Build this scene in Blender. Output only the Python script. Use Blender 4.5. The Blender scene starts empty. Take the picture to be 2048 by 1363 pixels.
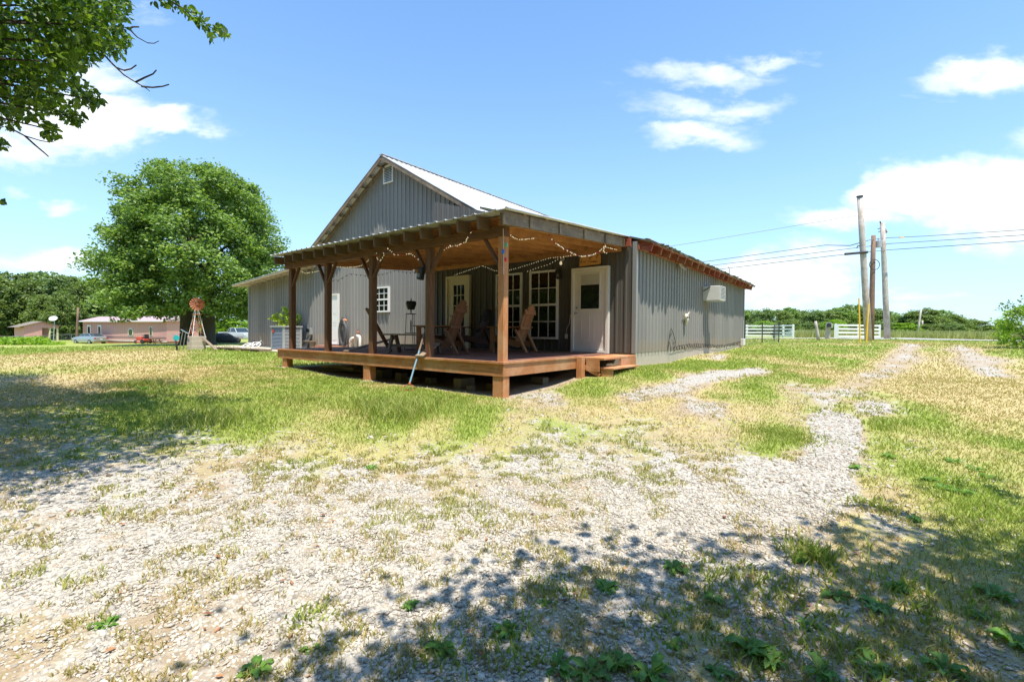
import bpy, bmesh, math, random
import numpy as np
from mathutils import Vector, Matrix
random.seed(7); rng = np.random.default_rng(7)
R = math.radians
sc = bpy.context.scene
col = sc.collection
# ------------------------------------------------------------------ camera
F = 919.3                       # focal length in pixels of a 2048 px wide frame
YAW, PIT, ROL = R(37.63), R(-1.13), R(.49)
CAM = np.array([4.808, -5.983, .503])
fw = np.array([-math.sin(YAW)*math.cos(PIT), math.cos(YAW)*math.cos(PIT), math.sin(PIT)])
rt = np.array([math.cos(YAW), math.sin(YAW), 0.]); up = np.cross(rt, fw)
r2 = rt*math.cos(ROL)+up*math.sin(ROL); u2 = -rt*math.sin(ROL)+up*math.cos(ROL)
cd = bpy.data.cameras.new('camera'); cam = bpy.data.objects.new('camera', cd); col.objects.link(cam)
cd.sensor_width = 36; cd.lens = F/2048*36; cd.clip_end = 3000; cd.clip_start = .05
M_ = Matrix(((r2[0], u2[0], -fw[0], CAM[0]), (r2[1], u2[1], -fw[1], CAM[1]), (r2[2], u2[2], -fw[2], CAM[2]), (0, 0, 0, 1)))
cam.matrix_world = M_
sc.camera = cam
# ------------------------------------------------------------------ light
SUN = Vector((.29, -.18, 1)).normalized()        # towards the sun
el = math.asin(SUN.z); az = math.atan2(SUN.x, SUN.y)
sl = bpy.data.lights.new('sun', 'SUN'); so = bpy.data.objects.new('sun', sl); col.objects.link(so)
sl.energy = 5.0; sl.angle = R(.5); sl.color = (1, .93, .81)
so.rotation_euler = (-SUN).to_track_quat('-Z', 'Y').to_euler()
so.location = (20, -20, 40)
sc.view_settings.view_transform = 'Standard'; sc.view_settings.look = 'None'
sc.view_settings.exposure = .56; sc.view_settings.gamma = 1
cy = sc.cycles
cy.max_bounces = 6; cy.diffuse_bounces = 3; cy.glossy_bounces = 3; cy.transmission_bounces = 4; cy.transparent_max_bounces = 8
W = bpy.data.worlds.new('World'); sc.world = W; W.use_nodes = True
def build_world():
    nt = W.node_tree; N = nt.nodes; L = nt.links; N.clear()
    out = N.new('ShaderNodeOutputWorld'); bg = N.new('ShaderNodeBackground'); sky = N.new('ShaderNodeTexSky')
    sky.sky_type = 'NISHITA'; sky.sun_disc = False; sky.sun_elevation = el; sky.sun_rotation = az
    sky.air_density = 1.0; sky.dust_density = .6; sky.ozone_density = 3.0
    bg.inputs[1].default_value = .125
    tc = N.new('ShaderNodeTexCoord')
    def dot(v):
        d = N.new('ShaderNodeVectorMath'); d.operation = 'DOT_PRODUCT'; L.new(tc.outputs['Generated'], d.inputs[0]); d.inputs[1].default_value = v; return d.outputs['Value']
    def m(op, a, b=None, c=None, clamp=False):
        n = N.new('ShaderNodeMath'); n.operation = op; n.use_clamp = clamp
        for i, x in enumerate((a, b, c)):
            if x is None: continue
            if isinstance(x, (int, float)): n.inputs[i].default_value = x
            else: L.new(x, n.inputs[i])
        return n.outputs[0]
    # compass-fixed gnomonic coordinates round one horizontal heading (north-west-ish)
    z = m('MAXIMUM', dot(tuple(fw)), .05); x = m('DIVIDE', dot(tuple(r2)), z); y = m('DIVIDE', dot(tuple(u2)), z)
    cb = N.new('ShaderNodeCombineXYZ'); L.new(x, cb.inputs[0]); L.new(y, cb.inputs[1])
    nz = N.new('ShaderNodeTexNoise'); nz.inputs['Scale'].default_value = 3.2; nz.inputs['Detail'].default_value = 9; nz.inputs['Roughness'].default_value = .56; nz.inputs['Distortion'].default_value = .25
    sclr = N.new('ShaderNodeVectorMath'); sclr.operation = 'MULTIPLY'; L.new(cb.outputs[0], sclr.inputs[0]); sclr.inputs[1].default_value = (1, 2.2, 1); L.new(sclr.outputs[0], nz.inputs['Vector'])
    nd = N.new('ShaderNodeTexNoise'); nd.inputs['Scale'].default_value = 4.5; nd.inputs['Detail'].default_value = 7; nd.inputs['Roughness'].default_value = .62; L.new(sclr.outputs[0], nd.inputs['Vector'])
    sep = N.new('ShaderNodeSeparateXYZ'); L.new(nd.outputs['Color'], sep.inputs[0])
    x0_, y0_ = x, y
    x = m('ADD', x, m('MULTIPLY', m('SUBTRACT', sep.outputs[0], .5), .34)); y = m('ADD', y, m('MULTIPLY', m('SUBTRACT', sep.outputs[1], .5), .16))
    blobs = [  # px, py, rx, ry, strength
        (150, 238, 190, 60, 1.5), (310, 250, 120, 28, 1.15), (170, 165, 90, 60, .9), (40, 290, 150, 42, 1.0), (300, 45, 70, 35, .55),
        (1560, 118, 110, 22, .75), (1400, 150, 190, 32, .8), (1330, 205, 130, 32, .75), (1500, 215, 130, 32, .8), (1380, 265, 120, 30, .8),
        (1960, 165, 150, 42, 1.0), (1850, 195, 110, 18, .6), (2030, 150, 100, 40, .8),
        (1920, 385, 160, 70, 1.7), (2010, 400, 140, 85, 1.6), (1810, 395, 110, 55, 1.4), (1700, 440, 150, 36, 1.0), (1840, 450, 180, 36, .7),
        (1570, 560, 170, 60, 1.3), (1450, 530, 110, 30, .7), (1640, 580, 120, 45, 1.0), (1830, 605, 110, 18, .7), (1760, 590, 60, 14, .7),
        (40, 375, 60, 22, .7), (130, 405, 80, 20, .75), (120, 525, 120, 34, .9), (30, 515, 80, 30, .6), (230, 560, 120, 40, .4), (2150, 300, 160, 60, .8), (-150, 350, 150, 60, .8)]
    acc = None
    for px, py, rx, ry, s in blobs:
        cx_, cy_ = (px-1024)/F, (681.5-py)/F
        dx = m('MULTIPLY', m('SUBTRACT', x, cx_), F/rx); dy = m('MULTIPLY', m('SUBTRACT', y, cy_), F/ry)
        d = m('ADD', m('MULTIPLY', dx, dx), m('MULTIPLY', dy, dy))
        g = m('MULTIPLY', m('EXPONENT', m('MULTIPLY', d, -1.0)), s)
        acc = g if acc is None else m('MAXIMUM', acc, g)
    dens = m('ADD', acc, m('MULTIPLY', m('SUBTRACT', nz.outputs[0], .5), 1.7))
    mr = N.new('ShaderNodeMapRange'); mr.interpolation_type = 'SMOOTHSTEP'; L.new(dens, mr.inputs[0])
    mr.inputs[1].default_value = .32; mr.inputs[2].default_value = 1.15
    up_ = dot((0, 0, 1)); gate = m('MULTIPLY', mr.outputs[0], m('MULTIPLY', m('GREATER_THAN', up_, -.02), m('GREATER_THAN', dot(tuple(fw)), .12)))
    # thin summer haze veil towards the horizon
    veil = m('MULTIPLY', m('EXPONENT', m('MULTIPLY', m('MAXIMUM', up_, 0), -3.6)), .72)
    nz2 = N.new('ShaderNodeTexNoise'); nz2.inputs['Scale'].default_value = 5; nz2.inputs['Detail'].default_value = 6; L.new(sclr.outputs[0], nz2.inputs['Vector'])
    mixv = N.new('ShaderNodeMixRGB'); L.new(veil, mixv.inputs[0])
    gain = N.new('ShaderNodeMixRGB'); gain.blend_type = 'MULTIPLY'; gain.inputs[0].default_value = 1; L.new(sky.outputs[0], gain.inputs[1]); gain.inputs[2].default_value = SKYGAIN
    L.new(gain.outputs[0], mixv.inputs[1]); mixv.inputs[2].default_value = (4.6, 5.6, 6.9, 1)
    mixc = N.new('ShaderNodeMixRGB'); L.new(gate, mixc.inputs[0]); L.new(mixv.outputs[0], mixc.inputs[1])
    cc = N.new('ShaderNodeMixRGB'); L.new(nz2.outputs[0], cc.inputs[0]); cc.inputs[1].default_value = (5.6, 6.3, 6.9, 1); cc.inputs[2].default_value = (8.2, 8.2, 8.2, 1)
    L.new(cc.outputs[0], mixc.inputs[2]); L.new(mixc.outputs[0], bg.inputs[0]); L.new(bg.outputs[0], out.inputs[0])
SKYGAIN = (.98, 1.42, 1.66, 1)
build_world()
# ------------------------------------------------------------------ measuring helpers
def ray(px, py): return fw+r2*(px-1024)/F-u2*(py-681.5)/F
def atX(px, py, X): d = ray(px, py); return CAM+d*(X-CAM[0])/d[0]
def atY(px, py, Y): d = ray(px, py); return CAM+d*(Y-CAM[1])/d[1]
def atZ(px, py, Z): d = ray(px, py); return CAM+d*(Z-CAM[2])/d[2]
def atD(px, py, D): return CAM+ray(px, py)*D
def proj(P):
    v = np.asarray(P)-CAM; z = v@fw
    return 1024+F*(v@r2)/z, 681.5-F*(v@u2)/z, z
CP = [(4.8,-6,-1.02),(2,-3.5,-.86),(0,0,-.60),(-7.5,0,-.5),(-3.7,0,-.6),(.6,4.2,-.27),(.6,10,-.16),(.6,16,-.08),(-21.7,5,-.42),(-12,4,-.42),(-19,1.8,-.42),(-10,-5,-.72),(8,0,-.8),(8,8,-.45),
      (4.74,29.3,.12),(4.5,25.3,.06),(-.5,28,-.1),(2.5,35,.15),(6.1,43,.27),(-6,51,.13),(-1.8,54.6,.12),(5.8,47.8,.18),(10.6,26.3,.0),(18,40,.2),(30,60,.3),(0,80,.3),(40,120,.6),(-20,110,.4),(0,160,.6),(60,60,.4),
      (10,-20,-1.2),(-20,-20,-1.1),(25,0,-.9),(-30,-5,-.9),(-34,2,-.85),(-45,11,-1.02),(-50,10.6,-1.12),(-60,18,-1.1),(-83,9.5,-1.72),(-87,9.3,-1.5),(-70,15,-1.45),(-68,13.6,-1.5),(-98,5.6,-1.6),(-121,4,-1.2),(-85,.7,-1.8),(-60,0,-1.3),(-150,40,-1),(-60,60,-1),(-200,0,-1.2),(-100,120,-.5),(20,25,-.25)]
cpa = np.array(CP, float)
def gz(x, y):
    x = np.asarray(x, float); y = np.asarray(y, float); num = 0; den = 0
    for a, b, c in cpa:
        w = 1/((x-a)**2+(y-b)**2+1.0)**1.3
        num = num+w*c; den = den+w
    return num/den
def hit(px, py):
    d = ray(px, py); t = .5
    while t < 400:
        p = CAM+d*t
        if p[2] < gz(p[0], p[1]):
            lo, hi = t/1.03, t
            for _ in range(18):
                m = (lo+hi)/2; p = CAM+d*m
                if p[2] < gz(p[0], p[1]): hi = m
                else: lo = m
            return CAM+d*hi
        t *= 1.03
    return CAM+d*200
def vnoise(x, y, s, seed=0):
    x = np.asarray(x, float)/s; y = np.asarray(y, float)/s
    xi = np.floor(x).astype(np.int64); yi = np.floor(y).astype(np.int64); fx = x-xi; fy = y-yi
    fx = fx*fx*(3-2*fx); fy = fy*fy*(3-2*fy)
    def h(a, b):
        n = (a*374761393+b*668265263+seed*1442695041) & 0xffffffff
        n = ((n ^ (n >> 13))*1274126177) & 0xffffffff
        return ((n ^ (n >> 16)) & 0xffff)/65535.
    return (h(xi, yi)*(1-fx)+h(xi+1, yi)*fx)*(1-fy)+(h(xi, yi+1)*(1-fx)+h(xi+1, yi+1)*fx)*fy
def fbm(x, y, s, o=4, seed=0):
    a = 0; t = 0; w = 1.
    for i in range(o):
        a = a+w*vnoise(x, y, s, seed+i*17); t += w; w *= .55; s *= .5
    return a/t
def sstep(a, b, x): t = np.clip((x-a)/(b-a), 0, 1); return t*t*(3-2*t)
# ------------------------------------------------------------------ materials
MATS = {}
class NT:
    def __init__(s, name):
        m = bpy.data.materials.new(name); m.use_nodes = True; s.m = m; s.N = m.node_tree.nodes; s.L = m.node_tree.links
        s.b = s.N['Principled BSDF']; s.out = s.N['Material Output']; s.tc = s.N.new('ShaderNodeTexCoord')
    def noise(s, scale, vec=None, stretch=None, detail=5, rough=.55, dist=0):
        n = s.N.new('ShaderNodeTexNoise'); n.inputs['Scale'].default_value = scale; n.inputs['Detail'].default_value = detail; n.inputs['Roughness'].default_value = rough; n.inputs['Distortion'].default_value = dist
        v = vec or s.tc.outputs['Object']
        if stretch:
            q = s.N.new('ShaderNodeVectorMath'); q.operation = 'MULTIPLY'; s.L.new(v, q.inputs[0]); q.inputs[1].default_value = stretch; v = q.outputs[0]
        s.L.new(v, n.inputs['Vector']); return n.outputs[0]
    def vor(s, scale, out='Color', rand=1, feature='F1'):
        n = s.N.new('ShaderNodeTexVoronoi'); n.feature = feature; n.inputs['Scale'].default_value = scale; n.inputs['Randomness'].default_value = rand; s.L.new(s.tc.outputs['Object'], n.inputs['Vector']); return n.outputs[out]
    def ramp(s, f, *stops):
        n = s.N.new('ShaderNodeValToRGB'); s.L.new(f, n.inputs[0]); e = n.color_ramp.elements
        while len(e) < len(stops): e.new(.5)
        for i, (p, c) in enumerate(stops): e[i].position = p; e[i].color = tuple(c)+(1,) if not isinstance(c, (int, float)) else (c, c, c, 1)
        return n.outputs[0]
    def mix(s, f, a, b, bt='MIX'):
        n = s.N.new('ShaderNodeMixRGB'); n.blend_type = bt
        for i, x in enumerate((f, a, b)):
            if isinstance(x, (int, float)): n.inputs[i].default_value = x if i == 0 else (x, x, x, 1)
            elif isinstance(x, tuple): n.inputs[i].default_value = x+(1,)
            else: s.L.new(x, n.inputs[i])
        return n.outputs[0]
    def math(s, op, a, b=None, clamp=False):
        n = s.N.new('ShaderNodeMath'); n.operation = op; n.use_clamp = clamp
        for i, x in enumerate((a, b)):
            if x is None: continue
            if isinstance(x, (int, float)): n.inputs[i].default_value = x
            else: s.L.new(x, n.inputs[i])
        return n.outputs[0]
    def attr(s, name):
        n = s.N.new('ShaderNodeAttribute'); n.attribute_name = name; return n.outputs['Fac']
    def island(s):
        return s.N.new('ShaderNodeNewGeometry').outputs['Random Per Island']
    def bump(s, h, strength=.5, dist=.01):
        n = s.N.new('ShaderNodeBump'); n.inputs['Strength'].default_value = strength; n.inputs['Distance'].default_value = dist; s.L.new(h, n.inputs['Height']); s.L.new(n.outputs[0], s.b.inputs['Normal'])
    def col(s, c):
        if isinstance(c, tuple): s.b.inputs['Base Color'].default_value = c+(1,)
        else: s.L.new(c, s.b.inputs['Base Color'])
    def set(s, rough=None, metal=None, spec=None):
        if rough is not None:
            if isinstance(rough, (int, float)): s.b.inputs['Roughness'].default_value = rough
            else: s.L.new(rough, s.b.inputs['Roughness'])
        if metal is not None: s.b.inputs['Metallic'].default_value = metal
        if spec is not None: s.b.inputs['Specular IOR Level'].default_value = spec
def sc3(c, k): return tuple(min(1, x*k) for x in c)
def flat(name, c, rough=.6, metal=0, var=.25, scale=6, spec=.5, bump=0):
    t = NT(name); f = t.noise(scale); f2 = t.noise(scale*9, detail=3)
    t.col(t.mix(t.math('ADD', t.math('MULTIPLY', f, .7), t.math('MULTIPLY', f2, .3)), sc3(c, 1-var), sc3(c, 1+var))); t.set(rough, metal, spec)
    if bump: t.bump(f2, bump, .004)
    MATS[name] = t.m; return t.m
def wood(name, c, axis, var=.35, rough=.75, wear=None):
    t = NT(name); st = [14, 14, 14]; st[axis] = .9
    g = t.noise(3.2, stretch=tuple(st), detail=7, rough=.65, dist=.4)
    f = t.ramp(g, (.3, sc3(c, 1-var*1.3)), (.52, c), (.72, sc3(c, 1+var)))
    isl = t.ramp(t.island(), (0, (.72,)*3), (1, (1.2,)*3)); f = t.mix(1, f, isl, 'MULTIPLY')
    if wear:
        w = t.ramp(t.noise(2.2, detail=6, rough=.7), (.46, 0), (.62, 1)); f = t.mix(w, f, wear)
    t.col(f); t.set(rough); t.bump(g, .45, .006); MATS[name] = t.m; return t.m
wood('wood_chair_red', (.20, .085, .035), 2, var=.35)
for ax, sfx in enumerate('xyz'):
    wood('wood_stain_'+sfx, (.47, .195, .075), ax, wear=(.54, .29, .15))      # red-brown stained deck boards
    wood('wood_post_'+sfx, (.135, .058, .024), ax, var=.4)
    wood('wood_ceiling_'+sfx, (.52, .245, .085), ax, var=.3, wear=(.38, .17, .06))
    wood('wood_grey_'+sfx, (.27, .20, .135), ax, wear=(.16, .115, .08))
    wood('wood_rust_'+sfx, (.30, .07, .035), ax, wear=(.40, .19, .10))
    wood('wood_floor_'+sfx, (.24, .105, .07), ax, wear=(.16, .085, .065))
wood('wood_chair', (.36, .165, .065), 2, var=.3); wood('wood_chair_dark', (.10, .045, .028), 2)
m_ = MATS['wood_ceiling_y']; t_ = m_.node_tree; b_ = t_.nodes['Principled BSDF']; s0 = b_.inputs['Base Color'].links[0].from_socket
g_ = t_.nodes.new('ShaderNodeNewGeometry'); x_ = t_.nodes.new('ShaderNodeSeparateXYZ'); t_.links.new(g_.outputs['Position'], x_.inputs[0]); r_ = t_.nodes.new('ShaderNodeMapRange'); t_.links.new(x_.outputs[1], r_.inputs[0])
r_.inputs[1].default_value = .02; r_.inputs[2].default_value = -.06; w_ = t_.nodes.new('ShaderNodeMixRGB'); t_.links.new(r_.outputs[0], w_.inputs[0]); t_.links.new(s0, w_.inputs[1]); w_.inputs[2].default_value = (.15, .095, .055, 1); t_.links.new(w_.outputs[0], b_.inputs['Base Color'])   # rafter ends outside the beam are weathered
wood('pole_wood', (.50, .45, .40), 2, var=.25, wear=(.36, .29, .23)); wood('pole_wood_brown', (.22, .13, .085), 2, var=.35)
flat('white_paint', (.80, .79, .75), .45, var=.05); flat('door_white', (.78, .76, .70), .4, var=.06)
flat('white_trim', (.82, .81, .77), .5, var=.06); flat('black', (.018, .018, .02), .5); flat('rubber', (.03, .03, .03), .8)
flat('cream', (.70, .62, .42), .6, var=.1)
def siding():
    t = NT('siding'); n = t.noise(1.2, stretch=(1, 1, .15), detail=6); n2 = t.noise(30, detail=3)
    c = t.ramp(n, (.3, (.205, .197, .183)), (.7, (.26, .248, .228)))
    c = t.mix(t.math('MULTIPLY', n2, .25), c, (.33, .315, .30))
    sx = t.N.new('ShaderNodeSeparateXYZ'); t.L.new(t.N.new('ShaderNodeNewGeometry').outputs['Position'], sx.inputs[0])
    pan = t.N.new('ShaderNodeTexWhiteNoise'); pan.noise_dimensions = '1D'; t.L.new(t.math('FLOOR', t.math('DIVIDE', t.math('ADD', sx.outputs[0], sx.outputs[1]), .915)), pan.inputs['W'])
    c = t.mix(1, c, t.ramp(pan.outputs[0], (0, .88), (1, 1.08)), 'MULTIPLY')
    splash = t.ramp(t.math('ADD', sx.outputs[2], t.math('MULTIPLY', t.noise(5, detail=5), -.5)), (0, 1), (.12, 0)); c = t.mix(t.math('MULTIPLY', splash, .45), c, (.33, .25, .17))
    row = t.math('ABSOLUTE', t.math('SUBTRACT', t.math('FRACT', t.math('DIVIDE', sx.outputs[2], .61)), .5)); cell = t.math('ABSOLUTE', t.math('SUBTRACT', t.math('FRACT', t.math('DIVIDE', t.math('ADD', sx.outputs[0], sx.outputs[1]), .2287)), .5))
    scr = t.math('MULTIPLY', t.math('LESS_THAN', row, .014), t.math('LESS_THAN', cell, .04)); c = t.mix(scr, c, (.45, .45, .44))
    t.col(c); t.set(t.ramp(n2, (.3, .42), (.7, .6)), 0, .45); t.bump(t.noise(.8, detail=2), .25, .02); MATS['siding'] = t.m
    t = NT('siding_trim'); t.col((.25, .255, .245)); t.set(.4, 0, .5); MATS['siding_trim'] = t.m
siding()
t_ = NT('siding_shaded'); n_ = t_.noise(1.2, stretch=(1, 1, .15), detail=6); t_.col(t_.ramp(n_, (.3, (.085, .08, .072)), (.7, (.125, .118, .106)))); t_.set(.5, 0, .4); MATS['siding_shaded'] = t_.m  # same siding with the porch shade put into its colour
def roofmetal():
    t = NT('roof_metal'); n = t.noise(.9, stretch=(1, 4, 1), detail=8, rough=.65); s = t.noise(5, detail=6, rough=.7)
    c = t.ramp(n, (.3, (.42, .42, .42)), (.55, (.60, .60, .60)), (.75, (.68, .68, .67)))
    w = t.ramp(s, (.58, 0), (.72, .55)); t.col(t.mix(w, c, (.36, .29, .22))); t.set(.42, .35); MATS['roof_metal'] = t.m
roofmetal()
flat('galvanised', (.45, .46, .46), .38, .7, var=.15); flat('rust_metal', (.42, .13, .06), .6, .2, var=.4, scale=12)
flat('concrete', (.50, .43, .34), .9, var=.22, scale=8, bump=.4); flat('concrete_grey', (.20, .17, .13), .95, var=.3, scale=9, bump=.5)
flat('brick_red', (.36, .17, .11), .9, var=.3, scale=6, bump=.4)
flat('moss_shingle', (.10, .10, .065), .95, var=.7, scale=14, bump=.8)
flat('yellow_plastic', (.85, .50, .02), .5, var=.08); flat('pink_siding', (.62, .33, .29), .7, var=.1, scale=3)
flat('pink_roof', (.42, .30, .30), .7, var=.12); flat('silver_paint', (.42, .46, .46), .25, .6, var=.05); flat('blue_paint', (.03, .12, .24), .25, .3, var=.1)
flat('white_car', (.60, .62, .60), .3, .2, var=.06); flat('tail_red', (.5, .03, .02), .3); flat('mower_red', (.55, .06, .03), .4); flat('teal', (.03, .42, .45), .4)
flat('steel_blue', (.22, .38, .48), .5, .2, var=.3, scale=20); flat('grey_unit', (.40, .42, .42), .5, .3, var=.1); flat('unit_white', (.66, .65, .61), .5, var=.1)
flat('bone', (.70, .64, .54), .8, var=.15, scale=18); flat('orange_hose', (.75, .25, .08), .6); flat('hose_grey', (.12, .12, .125), .45, var=.4, scale=20)
flat('pvc', (.80, .79, .74), .4, var=.05); flat('sign_wood', (.72, .36, .11), .6, var=.3, scale=14); flat('carving', (.10, .045, .02), .8)
flat('bulb_white', (.90, .84, .68), .2, var=.05); MATS['bulb_white'].node_tree.nodes['Principled BSDF'].inputs['Emission Color'].default_value = (1, .85, .55, 1); MATS['bulb_white'].node_tree.nodes['Principled BSDF'].inputs['Emission Strength'].default_value = .35; flat('bulb_red', (.75, .03, .03), .2, var=.05); flat('bulb_blue', (.03, .18, .62), .2); flat('bulb_green', (.08, .45, .2), .2)
flat('wire_black', (.02, .02, .02), .6); flat('wire_grey', (.16, .17, .18), .6); flat('blind', (.52, .50, .44), .8, var=.1); flat('tan_soffit', (.55, .42, .27), .8)
flat('asphalt', (.34, .32, .29), .95, var=.15, scale=4); flat('interior', (.012, .012, .012), .9); flat('paper_dark', (.04, .036, .034), .9)
def glass():
    t = NT('glass'); n = t.noise(1.5, detail=2); t.col((.012, .014, .014)); t.set(.04, 0, .8); t.bump(n, .03, .02); MATS['glass'] = t.m
    t = NT('car_glass'); t.col((.03, .05, .06)); t.set(.06, 0, .8); MATS['car_glass'] = t.m
glass()
def leafmat(name, c1, c2, c3, trans=.35, rough=.45, spec=.35):
    t = NT(name); f = t.island(); n = t.noise(.55, detail=3)
    c = t.ramp(f, (0, c1), (.55, c2), (1, c3)); c = t.mix(t.ramp(n, (.35, 0), (.65, .45)), c, c1)
    t.col(c); t.set(rough, 0, spec)
    tr = t.N.new('ShaderNodeBsdfTranslucent'); t.L.new(t.mix(1, c, (1.5, 1.6, .7), 'MULTIPLY'), tr.inputs[0])
    mx = t.N.new('ShaderNodeMixShader'); mx.inputs[0].default_value = trans; t.L.new(t.b.outputs[0], mx.inputs[1]); t.L.new(tr.outputs[0], mx.inputs[2]); t.L.new(mx.outputs[0], t.out.inputs[0])
    MATS[name] = t.m
leafmat('leaf_maple', (.10, .175, .04), (.20, .31, .07), (.38, .48, .16), trans=.38)
leafmat('leaf_near', (.045, .095, .010), (.10, .175, .018), (.24, .34, .045), trans=.38)
leafmat('leaf_far', (.10, .15, .04), (.18, .245, .07), (.31, .38, .14), trans=.38)
leafmat('leaf_grey', (.11, .17, .06), (.19, .27, .10), (.29, .38, .16), trans=.4)
leafmat('leaf_lime', (.30, .42, .04), (.42, .52, .06), (.52, .60, .10), trans=.4)
leafmat('leaf_bright', (.14, .26, .025), (.27, .42, .045), (.42, .56, .09), trans=.4)
leafmat('weed', (.09, .20, .03), (.16, .32, .05), (.24, .40, .08), trans=.35)
leafmat('dead_leaf', (.22, .09, .04), (.42, .18, .08), (.50, .28, .14), trans=.1)
leafmat('tall_grass', (.24, .27, .08), (.38, .38, .15), (.52, .47, .24), trans=.3)
flat('bark', (.10, .085, .065), .95, var=.45, scale=10, bump=.8); flat('twig', (.07, .055, .045), .9, var=.3)
def grassmat():
    t = NT('grass_blade'); g = t.attr('green'); f = t.island()
    lush = t.ramp(f, (0, (.15, .23, .03)), (.5, (.27, .36, .055)), (1, (.42, .49, .12)))
    dry = t.ramp(f, (0, (.36, .27, .11)), (.5, (.47, .37, .18)), (1, (.62, .50, .28)))
    c = t.mix(g, dry, lush); t.col(c); t.set(.5, 0, .3)
    tr = t.N.new('ShaderNodeBsdfTranslucent'); t.L.new(t.mix(1, c, (1.3, 1.4, .8), 'MULTIPLY'), tr.inputs[0])
    mx = t.N.new('ShaderNodeMixShader'); mx.inputs[0].default_value = .35; t.L.new(t.b.outputs[0], mx.inputs[1]); t.L.new(tr.outputs[0], mx.inputs[2]); t.L.new(mx.outputs[0], t.out.inputs[0])
    MATS['grass_blade'] = t.m
    t = NT('pebble'); f = t.island(); n = t.noise(60, detail=4)
    c = t.ramp(f, (0, (.30, .265, .22)), (.3, (.47, .43, .365)), (.75, (.60, .55, .47)), (.93, (.69, .63, .54)), (1, (.46, .31, .20)))
    t.col(t.mix(t.math('MULTIPLY', n, .35), c, (.38, .35, .31))); t.set(.85, 0, .3); MATS['pebble'] = t.m
grassmat()
def groundmat():
    t = NT('ground'); g = t.attr('gravel'); d = t.attr('cover'); v = t.attr('green')
    n1 = t.noise(7, detail=7, rough=.65); n2 = t.noise(45, detail=5, rough=.7); n3 = t.noise(.35, detail=5)
    stones = t.vor(38, 'Color'); sd = t.vor(38, 'Distance'); sbw = t.N.new('ShaderNodeRGBToBW'); t.L.new(stones, sbw.inputs[0])
    gc = t.ramp(sbw.outputs[0], (0, (.30, .275, .235)), (.4, (.42, .39, .345)), (1, (.56, .52, .46)))
    gap = t.ramp(sd, (.0, 1.0), (.55, 1.0), (.8, .45)); gc = t.mix(1, gc, gap, 'MULTIPLY')
    soil = t.ramp(n2, (.3, (.26, .19, .12)), (.6, (.40, .32, .22)), (.8, (.50, .42, .31)))
    dry = t.ramp(n2, (.3, (.30, .24, .10)), (.5, (.46, .37, .18)), (.75, (.56, .47, .26)))
    lush = t.ramp(n2, (.3, (.14, .19, .035)), (.5, (.25, .31, .06)), (.75, (.37, .41, .12)))
    gr = t.mix(v, dry, lush)
    nb = t.math('ADD', t.math('MULTIPLY', t.math('SUBTRACT', n1, .5), 1.2), t.math('MULTIPLY', t.math('SUBTRACT', t.noise(1.7, detail=4), .5), .8)); mg = t.ramp(t.math('ADD', g, nb), (.50, 0), (.74, 1))
    md = t.ramp(t.math('ADD', d, t.math('MULTIPLY', t.math('SUBTRACT', n1, .5), .9)), (.25, 0), (.6, 1))
    c = t.mix(md, soil, gr); c = t.mix(mg, c, gc)
    t.col(c); t.set(.95, 0, .15)
    h = t.mix(mg, n2, t.math('SUBTRACT', 1, sd)); t.bump(h, .55, .02); MATS['ground'] = t.m
groundmat()
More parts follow.
